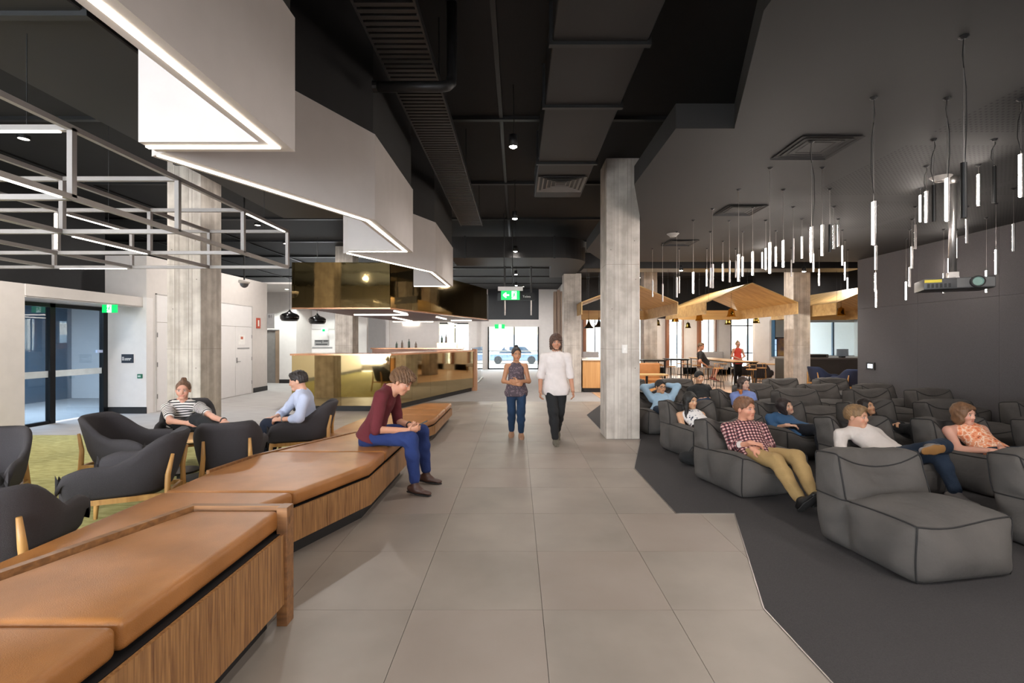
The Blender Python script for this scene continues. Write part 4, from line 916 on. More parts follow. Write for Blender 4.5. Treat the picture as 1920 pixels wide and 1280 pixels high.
# green exit sign over the entrance doors
c = Vector((-9.1, 10.9, 2.30)); c = P(206, 578.5, 10.2)
e2 = thing('exit_sign', 'green exit sign above the glazed entrance on the left', 'exit sign', tuple(c))
MB().box(c.x - 0.155, c.x + 0.155, c.y - 0.015, c.y + 0.015, c.z - 0.085, c.z + 0.085).build('panel', green, e2)
MB().box(c.x - 0.045, c.x + 0.045, c.y - 0.018, c.y - 0.0155, c.z - 0.08, c.z + 0.08).build('white_field', swhite, e2)
runner(c.x, c.z, c.y - 0.021, 0.16, e2, green)
MB().box(c.x - 0.02, c.x + 0.02, c.y - 0.01, c.y + 0.01, c.z + 0.085, 2.44).build('bracket', alu, e2)
c = P(937, 612, 28.40)
e3 = thing('exit_sign', 'small green exit sign above the far glazed doors', 'exit sign', tuple(c))
MB().box(c.x - 0.3, c.x + 0.3, c.y - 0.02, c.y + 0.02, c.z - 0.13, c.z + 0.13).build('panel', green, e3); MB().box(c.x - 0.06, c.x + 0.1, c.y - 0.024, c.y - 0.02, c.z - 0.12, c.z + 0.12).build('white_field', swhite, e3)
MB().box(c.x - 0.05, c.x + 0.05, c.y, 28.5, c.z + 0.05, c.z + 0.13).build('bracket', alu, e3)
c = P(609, 619, 20.0)
e4 = thing('exit_sign', 'small pale exit sign above the dark corridor door', 'exit sign', tuple(c))
MB().box(c.x - 0.12, c.x + 0.12, c.y - 0.02, c.y + 0.02, c.z - 0.1, c.z + 0.1).build('panel', swhite, e4); MB().box(c.x - 0.1, c.x + 0.02, c.y - 0.024, c.y - 0.02, c.z - 0.06, c.z + 0.06).build('green_field', green, e4)
MB().box(c.x - 0.01, c.x + 0.01, c.y, 20.4, c.z - 0.01, c.z + 0.01).build('bracket', alu, e4)
# room plate on the entrance wall
pl = thing('room_sign', 'dark blue sign plate with white lettering on entrance wall', 'sign', (-8.97, 10.99, 1.33))
cx_ = (239 - CX) / F * 10.99; cz_ = H - (672 - CY) / F * 10.99
MB().box(cx_ - 0.135, cx_ + 0.135, 10.985, 10.999, cz_ - 0.1, cz_ + 0.1).build('plate', mat('sign_navy', '262b35', 0.5), pl)
for (a, b, r_) in ((0.0, 0.045, 0), (0.0, 0.055, 1), (0.07, 0.21, 1), (0.0, 0.05, 2), (0.062, 0.14, 2), (0.15, 0.185, 2)):
    MB().box(cx_ - 0.12 + a, cx_ - 0.12 + b, 10.982, 10.986, cz_ + 0.022 - r_ * 0.03, cz_ + 0.036 - r_ * 0.03).build('word', mat('sign_letter', 'f2efe8', 0.5), pl)
cx_ = (263 - CX) / F * 10.99; cz_ = H - (705 - CY) / F * 10.99
gb = thing('door_release', 'green emergency door release box on the entrance wall', 'wall box', (cx_, 10.99, cz_))
MB().box(cx_ - 0.05, cx_ + 0.05, 10.96, 10.999, cz_ - 0.05, cz_ + 0.05).build('box', mat('release_green', '1f6b52', 0.4), gb, bevel=0.006); MB().box(cx_ - 0.03, cx_ + 0.03, 10.957, 10.961, cz_ - 0.02, cz_ + 0.02).build('window', mat('release_pale', 'b9c7c0', 0.4), gb)
# extinguisher sign and panel at the corner of the left wall
rs = thing('fire_sign', 'small red extinguisher sign on the white wall', 'sign', (-8.49, 15.75, 2.3)); MB().box(-8.5, -8.485, 15.62, 15.86, 2.08, 2.42).build('plate', mat('sign_red', 'b5452c', 0.5), rs)
MB().box(-8.484, -8.482, 15.70, 15.78, 2.15, 2.35).build('symbol', mat('symbol_white', 'e8e2d8', 0.5), rs)
nb = thing('level_sign', 'grey projecting level sign on the wall corner', 'sign', (-8.4, 16.3, 2.2)); MB().box(-8.55, -8.28, 16.32, 16.36, 2.1, 2.6).build('plate', mat('grey_plate', '8d8b8a', 0.5), nb)
text_mesh('B1', 0.13, mat('sign_ink', '2a2a2c', 0.6), (-8.40, 16.315, 2.50), (math.pi / 2, 0, 0), 'lettering', nb)
# touch panel on the felt wall, switch plate on the column
tp = thing('touch_panel', 'small glowing touch panel on the dark felt wall', 'touch panel', (8.56, 11.55, 1.05)); yy = 8.565 * F / (1633 - CX); zz = H - (686 - CY) / F * yy
MB().box(8.545, 8.565, yy - 0.14, yy + 0.14, zz - 0.09, zz + 0.09).build('frame', tube_blk, tp); MB().box(8.542, 8.546, yy - 0.08, yy + 0.08, zz - 0.05, zz + 0.05).build('screen', emis('panel_screen', 'dbe4f2', 1.5), tp)
sp = thing('switch_plate', 'white switch plate on the front concrete column', 'switch', (1.8, 8.1, 1.5)); c = P(1171, 654, 8.11)
MB().box(c.x - 0.045, c.x + 0.045, 8.09, 8.11, c.z - 0.07, c.z + 0.07).build('plate', mat('switch_white', 'e2ded8', 0.4), sp, bevel=0.004); MB().box(c.x - 0.012, c.x + 0.012, 8.084, 8.091, c.z - 0.02, c.z + 0.02).build('rocker', mat('rocker_white', 'efebe6', 0.4), sp)
# ------------------------------------------------------------------ café: folded plywood canopies
def gable(label, x0, xa, x1, y0, y1, ze=2.82, za=3.40, fh=0.34):
    t = thing('timber_canopy', label, 'canopy', ((x0 + x1) / 2, (y0 + y1) / 2, ze - fh), group='folded plywood canopies')
    th = 0.03; n = 3
    for a, b, za_, zb_ in ((x0, xa, ze, za), (xa, x1, za, ze)):
        for i in range(n):
            ya, yb = y0 + (y1 - y0) * i / n, y0 + (y1 - y0) * (i + 1) / n
            MB().add([(a, ya + 0.004, za_), (b, ya + 0.004, zb_), (b, yb - 0.004, zb_), (a, yb - 0.004, za_), (a, ya + 0.004, za_ + th), (b, ya + 0.004, zb_ + th), (b, yb - 0.004, zb_ + th), (a, yb - 0.004, za_ + th)],
                     [(0, 1, 2, 3), (4, 7, 6, 5), (0, 4, 5, 1), (1, 5, 6, 2), (2, 6, 7, 3), (3, 7, 4, 0)]).build('roof_panel', ply, t)
    for x in (x0, x1): MB().box(x - 0.015, x + 0.015, y0, y1, ze - fh, ze + 0.03).build('side_fascia', ply, t)
    MB().box(x0, x1, y1 - 0.03, y1, ze - fh, ze + 0.02).build('rear_fascia', ply, t)
    for x in (x0 + 0.2, xa, x1 - 0.2):
        for y in (y0 + 0.3, y1 - 0.3):
            z = ze + (za - ze) * (1 - abs(x - xa) / ((xa - x0) if x < xa else (x1 - xa))) + th
            MB().tube([(x, y, z - 0.02), (x, y, 4.75)], 0.004, 5).build('hanger_wire', dark_metal, t)
gable('folded plywood canopy left, seen behind the front concrete column', 1.95, 3.5, 4.85, 14.5, 18.4)
gable('central folded plywood canopy with its ridge above the seated man', 5.70, 7.10, 8.47, 14.5, 18.4)
gable('folded plywood canopy right of the far concrete column', 9.85, 11.25, 12.7, 14.8, 18.6)
# brass bell pendants
brass = mat('brass', 'c9a24c', 0.22, 1.0)
for k, (px, py, Y, lab) in enumerate(((1371, 588, 15.2, 'largest brass bell pendant under the central canopy'), (1311, 596, 17.2, 'brass bell pendant left of the largest one'), (1266, 598, 17.6, 'brass bell pendant left under the canopy edge'), (1232, 606, 20.5, 'small brass bell pendant nearest the front column'),
        (1290, 611, 23.0, 'tiny brass bell pendant before the bright window'), (1365, 604, 20.5, 'small brass bell pendant below the largest one'), (1418, 601, 19.2, 'small brass bell pendant near the far column'), (1577, 586, 15.2, 'brass bell pendant right of the far column'))):
    c = P(px, py, Y); t = thing('brass_pendant', lab, 'pendant light', tuple(c), group='brass bell pendants')
    MB().lathe([(0.012, 0.2), (0.02, 0.17), (0.055, 0.155), (0.085, 0.13), (0.105, 0.0), (0.13, -0.085), (0.15, -0.095), (0.148, -0.1), (0.126, -0.09), (0.1, 0.0), (0.08, 0.12), (0, 0.14)], c, 26).build('shade', brass, t, smooth=True)
    MB().lathe([(0, -0.05), (0.09, -0.05)], c, 16).build('bulb', emis('brass_bulb', 'ffe7bd', 10.0), t)
    MB().tube([c + Vector((0, 0, 0.19)), (c.x, c.y, 4.75)], 0.004, 5).build('cord', dark_metal, t)
    l = bpy.data.lights.new('pendant_bulb', 'POINT'); l.energy = 26; l.shadow_soft_size = 0.07; l.color = (1, 0.87, 0.68)
    o = bpy.data.objects.new('pendant_bulb', l); COL.objects.link(o); o.parent = t; o.location = (0, 0, -0.17)
# black cone pendants between the columns
for px, py, lab in ((1104, 612, 'left black cone pendant between the two columns'), (1123, 610, 'right black cone pendant beside the front column')):
    c = P(px, py, 17.0); t = thing('cone_pendant', lab, 'pendant light', tuple(c), group='black cone pendants')
    MB().lathe([(0.012, 0.28), (0.02, 0.22), (0.05, 0.12), (0.1, 0.03), (0.19, -0.06), (0.185, -0.065), (0.0, 0.0)], c, 24).build('shade', mat('gloss_black', '141414', 0.15), t, smooth=True)
    MB().tube([c + Vector((0, 0, 0.27)), (c.x, c.y, 4.75)], 0.005, 5).build('cord', dark_metal, t)
# timber joinery counter between the columns
t = thing('cafe_counter', 'pale oak counter with white top beside the second column', 'counter', (2.6, 15.8, 0))
MB().box(2.12, 3.6, 15.55, 16.5, 0.14, 1.04).build('body', wood('oak_counter', 'c08a52', 'd6a46a', 'Z', 7), t, bevel=0.004, seg=1); MB().box(2.09, 3.65, 15.5, 16.55, 1.04, 1.10).build('counter_top', mat('stone_white', 'e3ddd5', 0.25), t)
MB().box(2.16, 3.55, 15.62, 16.4, 0, 0.14).build('kickboard', skirt_m, t)
t = thing('banquette', 'tan leather banquette seat beside the front column', 'bench', (3.9, 14.6, 0))
MB().box(3.0, 4.45, 14.4, 14.95, 0.002, 0.42).build('base', wood('oak_counter', 'c08a52', 'd6a46a', 'Z', 7), t); MB().box(3.0, 4.45, 14.4, 14.95, 0.42, 0.52).build('seat', leather, t, bevel=0.03, seg=3)
MB().box(3.0, 4.45, 14.95, 15.1, 0.1, 0.98).build('backrest', leather, t, bevel=0.04, seg=3)
t = thing('low_table', 'dark low table before the tan banquette', 'table', (3.7, 13.7, 0))
MB().box(3.2, 4.25, 13.5, 13.95, 0.68, 0.72).build('table_top', oak_x, t); MB().tube([(3.7, 13.72, 0), (3.7, 13.72, 0.68)], 0.035, 10).build('pole', dark_metal, t); MB().lathe([(0, 0), (0.25, 0), (0.25, 0.015), (0, 0.02)], (3.7, 13.72, 0), 24).build('base', dark_metal, t)
# high tables
def high_table(label, x0, x1, y0, y1, z=0.97, top=None):
    t = thing('high_table', label, 'table', ((x0 + x1) / 2, (y0 + y1) / 2, 0), group='café high tables')
    MB().box(x0, x1, y0, y1, z - 0.025, z).build('table_top', top or oak_x, t, bevel=0.004, seg=1)
    MB().box(x0 + 0.04, x1 - 0.04, y0 + 0.04, y1 - 0.04, z - 0.06, z - 0.025).build('apron', tube_blk, t)
    for x in (x0 + 0.08, x1 - 0.08):
        for y in (y0 + 0.08, y1 - 0.08): MB().tube([(x, y, z - 0.05), (x, y, 0)], 0.024, 8).build('leg', tube_blk, t)
high_table('long oak topped high table where the seated man and red top woman are', 7.35, 8.25, 16.35, 20.6, top=oak_x)
high_table('black high table left of the seated man near the windows', 5.9, 6.7, 18.6, 19.5, top=tube_blk)
high_table('black high table farthest left by the tan banquette', 4.6, 5.5, 17.6, 18.5, top=tube_blk)
# bar stools
def make_stool():
    t = thing('bar_stool', '', 'stool', group='café bar stools')
    MB().lathe([(0, 0.70), (0.15, 0.70), (0.165, 0.71), (0.165, 0.725), (0.15, 0.735), (0, 0.735)], (0, 0, 0), 20).build('seat', wood('stool_seat', 'a87a48', 'c99a62', 'X', 9), t)
    for a in (45, 135, 225, 315):
        c, s = math.cos(math.radians(a)), math.sin(math.radians(a))
        MB().tube([(0.10 * c, 0.10 * s, 0.70), (0.2 * c, 0.2 * s, 0)], 0.009, 6).build('leg', tube_blk, t)
    MB().tube([(0.165 * math.cos(k * math.pi / 10), 0.165 * math.sin(k * math.pi / 10), 0.25) for k in range(21)], 0.007, 6, cap=False).build('foot_ring', tube_blk, t)
    MB().tube([(0.15 * math.cos(k), 0.15 * math.sin(k), 0.88) for k in [math.pi * (0.1 + 0.8 * i / 10) for i in range(11)]], 0.008, 6).tube([(0.11, 0.1, 0.72), (0.12, 0.09, 0.88)], 0.007, 6).tube([(-0.11, 0.1, 0.72), (-0.12, 0.09, 0.88)], 0.007, 6).build('back_loop', oak_x, t)
    return t
st = make_stool(); index_children()
ST = [(7.02, 17.6, 90, 'bar stool the man in the black T-shirt sits on'), (7.0, 16.7, 90, 'bar stool at the near left side of the long high table'), (6.98, 18.7, 90, 'bar stool left of the long table behind the seated man'), (7.0, 19.8, 90, 'farthest bar stool along the left side of the long table'),
      (8.6, 16.9, -90, 'bar stool at the near right side of the long high table'), (8.62, 17.9, -90, 'bar stool right of the long table before the red top woman'), (8.62, 20.1, -90, 'farthest bar stool along the right side of the long table'), (7.8, 16.0, 180, 'bar stool at the near end of the long high table'),
      (5.6, 18.8, 90, 'bar stool left of the middle black high table'), (5.75, 19.6, 60, 'bar stool behind the middle black high table'), (6.9, 20.2, -60, 'bar stool by the window right of the middle black high table'), (4.3, 17.8, 90, 'bar stool left of the farthest left black table'), (5.0, 18.9, 0, 'bar stool behind the farthest left black table'), (5.75, 17.9, -90, 'bar stool right of the farthest left black table')]
for k, (x, y, a, lab) in enumerate(ST):
    if k == 0: st.location = (x, y, 0.002); st.rotation_euler = (0, 0, math.radians(a)); st['label'] = lab
    else: place_copy(st, (x, y, 0.002), math.radians(a), lab, 'café bar stools')
# tub chairs in the café
chN.location = (9.9, 14.4, 0.002); chN.rotation_euler = (0, 0, face(0.1, 0.99))
NG = 'café tub chairs'
place_copy(chN, (10.95, 15.3, 0.002), face(-0.9, 0.3), 'second navy tub chair partly behind the first by the felt wall', NG)
place_copy(chN, (9.95, 15.6, 0.002), face(0.9, 0.2), 'third navy tub chair just right of the far column', NG)
place_copy(chA, (8.95, 17.6, 0.002), face(0.6, 0.8), 'dark tub chair left of the far column in the café', NG)
place_copy(chA, (9.0, 19.2, 0.002), face(-0.7, 0.6), 'dark tub chair behind the long high table', NG)
place_copy(chA, (11.1, 14.0, 0.002), face(-1, 0.2), 'dark tub chair cut off by the felt wall edge', NG)
t = thing('cafe_table', 'pale topped table between the tub chairs and vending machine', 'table', (10.3, 19.8, 0))
MB().box(9.6, 11.0, 19.4, 20.2, 0.70, 0.73).build('table_top', oak_x, t)
for x in (9.7, 10.9):
    for y in (19.5, 20.1): MB().tube([(x, y, 0), (x, y, 0.7)], 0.02, 8).build('leg', tube_blk, t)
# vending machine and servery counter
t = thing('vending_machine', 'lit purple and blue vending machine left of the far column', 'vending machine', (12.1, 22.6, 0))
MB().box(11.4, 12.35, 22.2, 22.9, 0, 1.85).build('cabinet', mat('vend_black', '23232b', 0.4), t, bevel=0.02); MB().box(11.46, 11.98, 22.185, 22.2, 0.3, 1.75).build('window', emis('vend_window', 'b9cbe8', 1.2), t)
for i in range(5): MB().box(11.47, 11.97, 22.17, 22.186, 0.42 + i * 0.27, 0.44 + i * 0.27).build('shelf', alu, t)
MB().box(12.03, 12.33, 22.185, 22.2, 0.1, 1.8).build('graphic_panel', mat('vend_purple', '3f2a6b', 0.4, vscale=3, col2='c08a3a'), t)
t = thing('servery_counter', 'dark servery counter with equipment right of the far column', 'counter', (11.8, 18.6, 0))
MB().box(10.2, 14.5, 18.2, 19.0, 0, 0.98).build('body', mat('servery_dark', '3b3735', 0.5), t); MB().box(10.15, 14.55, 18.15, 19.05, 0.98, 1.03).build('counter_top', mat('servery_top', '6a6460', 0.3), t)
t = thing('coffee_machine', 'low dark equipment case on the servery counter', 'equipment', (11.3, 18.7, 1.03)); MB().box(10.75, 12.0, 18.5, 18.95, 1.03, 1.16).build('case', mat('equip_grey', '7a7673', 0.4, 0.3), t, bevel=0.015)
MB().box(10.85, 11.9, 18.49, 18.505, 1.06, 1.12).build('front_strip', tube_blk, t)
t = thing('monitor', 'pale monitor standing on the servery counter', 'monitor', (12.55, 18.6, 1.03)); MB().box(12.35, 12.8, 18.55, 18.6, 1.08, 1.36).build('screen', mat('monitor_back', '9fb0bf', 0.4), t, bevel=0.008); MB().box(12.5, 12.65, 18.5, 18.68, 1.03, 1.08).build('stand', tube_blk, t)
for k, (x, w_) in enumerate(((3.6, 0.4), (4.95, 0.5), (9.6, 0.5))):
    t = thing('armchair', ('pale high backed chair at the window behind the first columns', 'pale high backed chair at the window left of the seated man', 'grey high backed seat at the window behind the red top woman')[k], 'chair', ((x, 23.3, 0.002)))
    fab = mat('pale_fabric', 'a9a4a3', 0.9)
    MB().box(x - w_, x + w_, 23.0, 23.5, 0.3, 0.48).build('seat', fab, t, bevel=0.04, seg=3); MB().box(x - w_, x + w_, 23.5, 23.65, 0.3, 1.15).build('backrest', fab, t, bevel=0.05, seg=3)
    for sx in (-1, 1):
        for yy in (23.05, 23.55): MB().tube([(x + sx * (w_ - 0.06), yy, 0.32), (x + sx * (w_ - 0.05), yy, 0.0)], 0.018, 8).build('leg', oak, t)
# ------------------------------------------------------------------ people: bodies grown as one smooth surface from tapered limbs
f32 = np.float32
def _n(v): v = np.asarray(v, float); return v / (np.linalg.norm(v) + 1e-12)
class Prim:
    def __init__(self, a, b, ra, rb, flat=1.0, side=None):
        self.a = np.asarray(a, float); self.b = np.asarray(b, float); self.ra, self.rb, self.flat = ra, rb, flat
        ax = self.b - self.a; self.L = np.linalg.norm(ax) + 1e-9; self.ax = ax / self.L
        s = np.asarray(side if side is not None else ((1, 0, 0) if abs(self.ax[0]) < 0.8 else (0, 1, 0)), float)
        s = s - self.ax * s.dot(self.ax); self.s = _n(s); self.n = np.cross(self.ax, self.s)
    def box(self, pad):
        r = max(self.ra, self.rb) + pad; return np.minimum(self.a, self.b) - r, np.maximum(self.a, self.b) + r
    def d(self, p):
        q = p - self.a; t = np.clip(q @ self.ax / self.L, 0, 1); q = q - (t * self.L)[..., None] * self.ax
        r = self.ra + (self.rb - self.ra) * t
        if self.flat == 1.0: return np.sqrt((q * q).sum(-1)) - r
        u = q @ self.s; v = q @ self.n / self.flat; w = q @ self.ax
        return (np.sqrt(u * u + v * v + w * w) - r) * (0.5 + 0.5 * self.flat)
    def uv(self, p): q = p - self.a; return q @ self.s, q @ self.ax, q @ self.n
class Ell:
    def __init__(self, c, r, R=None): self.c = np.asarray(c, float); self.r = np.asarray(r, float); self.R = np.eye(3) if R is None else R
    def box(self, pad): m = self.r.max() + pad; return self.c - m, self.c + m
    def d(self, p):
        q = (p - self.c) @ self.R; k0 = np.sqrt(((q / self.r) ** 2).sum(-1)); k1 = np.sqrt(((q / self.r ** 2) ** 2).sum(-1)) + 1e-9
        return k0 * (k0 - 1) / k1
def wob(p, s, seed):
    a = seed * 1.7
    return (np.sin(p[..., 0] * 3.1 * s + p[..., 2] * 2.3 * s + a) * np.sin(p[..., 1] * 2.7 * s - p[..., 2] * 1.9 * s + a * 2) + 0.5 * np.sin(p[..., 2] * 6.1 * s + p[..., 0] * 4.3 * s + a * 3) * np.sin(p[..., 1] * 5.3 * s + a))
def field(prims, res, k, cuts=(), noise=None, post=None):
    pad = k + 3 * res
    lo = np.min([p.box(pad)[0] for p in prims], 0); hi = np.max([p.box(pad)[1] for p in prims], 0)
    n = np.ceil((hi - lo) / res).astype(int) + 1
    D = np.full(n, 0.5, f32)
    g = [lo[i] + res * np.arange(n[i]) for i in range(3)]
    for pr in prims:
        a, b = pr.box(pad); i0 = np.maximum(0, np.floor((a - lo) / res).astype(int)); i1 = np.minimum(n, np.ceil((b - lo) / res).astype(int) + 1)
        sl = tuple(slice(i0[i], i1[i]) for i in range(3))
        X = np.stack(np.meshgrid(*[g[i][sl[i]] for i in range(3)], indexing='ij'), -1)
        d = pr.d(X).astype(f32); o = D[sl]; h = np.clip(0.5 + 0.5 * (o - d) / k, 0, 1)
        D[sl] = o * (1 - h) + d * h - k * h * (1 - h)
    if cuts or noise or post:
        X = np.stack(np.meshgrid(*g, indexing='ij'), -1)
        if noise: D = D + noise[0] * wob(X, noise[1], noise[2]).astype(f32)
        for c, kk in cuts:
            d = -c.d(X).astype(f32) if not callable(c) else c(X).astype(f32); h = np.clip(0.5 - 0.5 * (d - D) / kk, 0, 1) if kk > 0 else (D > d)
            D = np.maximum(D, d) if kk <= 0 else D * h + d * (1 - h) + kk * h * (1 - h)
        if post: D = post(D, X)
    return D, lo
_C = np.array([(i, j, k) for i in (0, 1) for j in (0, 1) for k in (0, 1)])
_E = [(a, b) for a in range(8) for b in range(a + 1, 8) if np.abs(_C[a] - _C[b]).sum() == 1]
def snet(D, lo, res):
    D = D.copy(); D[0] = D[-1] = 1; D[:, 0] = D[:, -1] = 1; D[:, :, 0] = D[:, :, -1] = 1
    I = D < 0; s = np.zeros(tuple(np.array(D.shape) - 1), np.int8)
    for c in _C: s += I[c[0]:D.shape[0] - 1 + c[0], c[1]:D.shape[1] - 1 + c[1], c[2]:D.shape[2] - 1 + c[2]]
    ids = np.argwhere((s > 0) & (s < 8)); idx = np.full(s.shape, -1, np.int32); idx[tuple(ids.T)] = np.arange(len(ids))
    V = np.stack([D[ids[:, 0] + c[0], ids[:, 1] + c[1], ids[:, 2] + c[2]] for c in _C], 1)
    acc = np.zeros((len(ids), 3)); cnt = np.zeros(len(ids))
    for a, b in _E:
        m = (V[:, a] < 0) != (V[:, b] < 0); t = V[:, a] / (V[:, a] - V[:, b] + 1e-12)
        acc += np.where(m[:, None], _C[a] + (_C[b] - _C[a]) * t[:, None], 0); cnt += m
    P_ = lo + res * (ids + acc / np.maximum(cnt, 1)[:, None])
    Fs = []
    for ax in range(3):
        o1, o2 = (ax + 1) % 3, (ax + 2) % 3
        A = np.take(I, range(0, D.shape[ax] - 1), ax); B = np.take(I, range(1, D.shape[ax]), ax)
        e = np.argwhere(A != B); e = e[(e[:, o1] > 0) & (e[:, o2] > 0) & (e[:, o1] < D.shape[o1] - 1) & (e[:, o2] < D.shape[o2] - 1)]
        fl = A[tuple(e.T)]
        q = []
        for d1, d2 in ((-1, -1), (0, -1), (0, 0), (-1, 0)):
            c = e.copy(); c[:, o1] += d1; c[:, o2] += d2; q.append(idx[tuple(c.T)])
        q = np.stack(q, 1); q[~fl] = q[~fl][:, ::-1]; Fs.append(q)
    Fq = np.concatenate(Fs); return P_, Fq[(Fq >= 0).all(1)]
def np_mesh(name, V, Q, m, org, col=None, pat=None):
    me = bpy.data.meshes.new(name); me.vertices.add(len(V)); me.vertices.foreach_set('co', (V - np.asarray(org)).astype(f32).ravel())
    me.loops.add(len(Q) * 4); me.loops.foreach_set('vertex_index', Q.astype(np.int32).ravel())
    me.polygons.add(len(Q)); me.polygons.foreach_set('loop_start', (np.arange(len(Q)) * 4).astype(np.int32)); me.polygons.foreach_set('loop_total', np.full(len(Q), 4, np.int32))
    me.update(calc_edges=True); me.validate(); me.shade_smooth()
    if col is not None:
        at = me.attributes.new('Col', 'FLOAT_COLOR', 'POINT'); at.data.foreach_set('color', np.concatenate([col, np.ones((len(col), 1))], 1).astype(f32).ravel())
    if pat is not None:
        at = me.attributes.new('pat', 'FLOAT_VECTOR', 'POINT'); at.data.foreach_set('vector', pat.astype(f32).ravel())
    me.materials.append(m); return me
def skin_mat():
    if 'skin' in MATS: return MATS['skin']
    m = bpy.data.materials.new('skin'); m.use_nodes = True; nt = m.node_tree; b = nt.nodes['Principled BSDF']
    a = nt.nodes.new('ShaderNodeAttribute'); a.attribute_name = 'Col'
    n = nt.nodes.new('ShaderNodeTexNoise'); n.inputs['Scale'].default_value = 40
    mx = nt.nodes.new('ShaderNodeMix'); mx.data_type = 'RGBA'; mx.blend_type = 'MULTIPLY'; mx.inputs[0].default_value = 0.12
    nt.links.new(a.outputs['Color'], mx.inputs[6]); nt.links.new(n.outputs['Color'], mx.inputs[7]); nt.links.new(mx.outputs[2], b.inputs['Base Color'])
    b.inputs['Roughness'].default_value = 0.5; b.inputs['Subsurface Weight'].default_value = 0.08; b.inputs['Subsurface Radius'].default_value = (0.02, 0.008, 0.004)
    MATS['skin'] = m; return m
def frame(fwd, up):
    f = _n(fwd); u = np.asarray(up, float); u = _n(u - f * u.dot(f)); r = np.cross(f, u); return np.stack([r, f, u], 1)   # columns: right, forward, up
def person(label, J, head, skin, hair, top, low, shoes, res=0.011, hs=1.0, bulk=1.0, side=None, hands=None, extra=None, female=False, group=None, hemd=0.045):
    """J: joints as points; head=(centre, forward, up); hair=(style, colour); top=(material, sleeve 0..2, name); low=(material, length, name)"""
    J = {k: np.asarray(v, float) for k, v in J.items()}
    pel, nk = J['pelvis'], J['neck']; side = _n(side if side is not None else J['shR'] - J['shL'])
    hc, hf, hu = np.asarray(head[0], float), head[1], head[2]; R = frame(hf, hu)
    base = (pel[0], pel[1], min(J['anL'][2], J['anR'][2], pel[2]) - 0.05); base = (pel[0], pel[1], max(0.004, base[2] - 0.04))
    t = thing('person', label, 'person', base, group=group); org = base
    B = bulk; sp = nk - pel; waist = pel + sp * 0.38; chest = pel + sp * 0.72
    hipw = 0.095 * (1.08 if female else 1.0) * B
    hL, hR = pel - side * hipw, pel + side * hipw
    cw = 0.148 * B if not female else 0.132 * B
    body = [Prim(pel, waist, 0.150 * B, 0.128 * B, 0.74, side), Prim(waist, chest, 0.128 * B, cw, 0.70, side), Prim(chest, nk - sp * 0.06, cw, 0.085 * B, 0.66, side),
            Prim(nk - sp * 0.07, J['shL'], 0.06 * B, 0.054 * B), Prim(nk - sp * 0.07, J['shR'], 0.06 * B, 0.054 * B)]
    HH = lambda x, y, z: hc + R @ (np.array([x, y, z]) * hs)
    neck = [Prim(nk - sp * 0.05, HH(0, -0.015, -0.06), 0.056 * (0.88 if female else 1), 0.052 * (0.86 if female else 1))]
    arms = {}; legs = {}
    for s in 'LR':
        sh, el, wr = J['sh' + s], J['el' + s], J['wr' + s]
        arms[s] = [Prim(sh, el, 0.052 * B, 0.040 * B), Prim(el, wr, 0.041 * B, 0.027 * B)]
        hp = hL if s == 'L' else hR; kn, an = J['kn' + s], J['an' + s]
        legs[s] = [Prim(hp, kn, 0.088 * B, 0.058 * B), Prim(kn, kn + (an - kn) * 0.35, 0.056 * B, 0.055 * B), Prim(kn + (an - kn) * 0.35, an, 0.055 * B, 0.038 * B)]
    prims = body + neck + arms['L'] + arms['R'] + legs['L'] + legs['R']
    # ---- skin body (one surface), head and hands refined and merged into the same mesh
    parts = []; sk = np.array(lin(skin)[:3])
    D, lo = field(prims, res, 0.03); parts.append(snet(D, lo, res) + (None,))
    E = lambda c, r: Ell(HH(*c), np.array(r) * hs, R)
    hp = [E((0, -0.012, 0.028), (0.076, 0.096, 0.09)), E((0, 0.024, -0.035), (0.060, 0.070, 0.080)), Prim(HH(-0.012, 0.066, -0.094), HH(0.012, 0.066, -0.094), 0.022 * hs, 0.022 * hs),
          Prim(HH(-0.038, 0.070, 0.022), HH(0.038, 0.070, 0.022), 0.018 * hs, 0.018 * hs), E((-0.04, 0.055, -0.028), (0.026, 0.03, 0.026)), E((0.04, 0.055, -0.028), (0.026, 0.03, 0.026)),
          Prim(HH(0, -0.015, -0.05), HH(0, -0.03, -0.14), 0.052 * hs * (0.88 if female else 1), 0.054 * hs * (0.88 if female else 1))]
    hp2 = [Prim(HH(0, 0.086, 0.012), HH(0, 0.099, -0.024), 0.008 * hs, 0.0125 * hs), Prim(HH(-0.011, 0.089, -0.029), HH(0.011, 0.089, -0.029), 0.0095 * hs, 0.010 * hs), Prim(HH(-0.018, 0.085, -0.056), HH(0.018, 0.085, -0.056), 0.0085 * hs, 0.0085 * hs), Prim(HH(-0.014, 0.084, -0.066), HH(0.014, 0.084, -0.066), 0.009 * hs, 0.009 * hs),
           E((-0.077, -0.008, -0.006), (0.011, 0.019, 0.031)), E((0.077, -0.008, -0.006), (0.011, 0.019, 0.031))]
    hres = 0.0048 if res < 0.015 else 0.009
    def facepost(D, X):
        for sx in (-1, 1):
            c = HH(sx * 0.033, 0.100, 0.004); d = np.sqrt(((X - c) ** 2).sum(-1)) - 0.019 * hs; D = np.maximum(D, -d)
            e = np.sqrt(((X - HH(sx * 0.032, 0.0755, 0.004)) ** 2).sum(-1)) - 0.0135 * hs; D = np.minimum(D, e)
        for pr in hp2:
            d = pr.d(X); k = 0.008; h = np.clip(0.5 + 0.5 * (D - d) / k, 0, 1); D = D * (1 - h) + d * h - k * h * (1 - h)
        return D
    D, lo = field(hp + hp2[:1], hres, 0.022, post=facepost); Vh, Qh = snet(D, lo, hres)
    q = (Vh - hc) @ R / hs; ch = np.tile(sk, (len(Vh), 1)); hcol = np.array(lin(hair[1])[:3])
    x, y, z = np.abs(q[:, 0]), q[:, 1], q[:, 2]
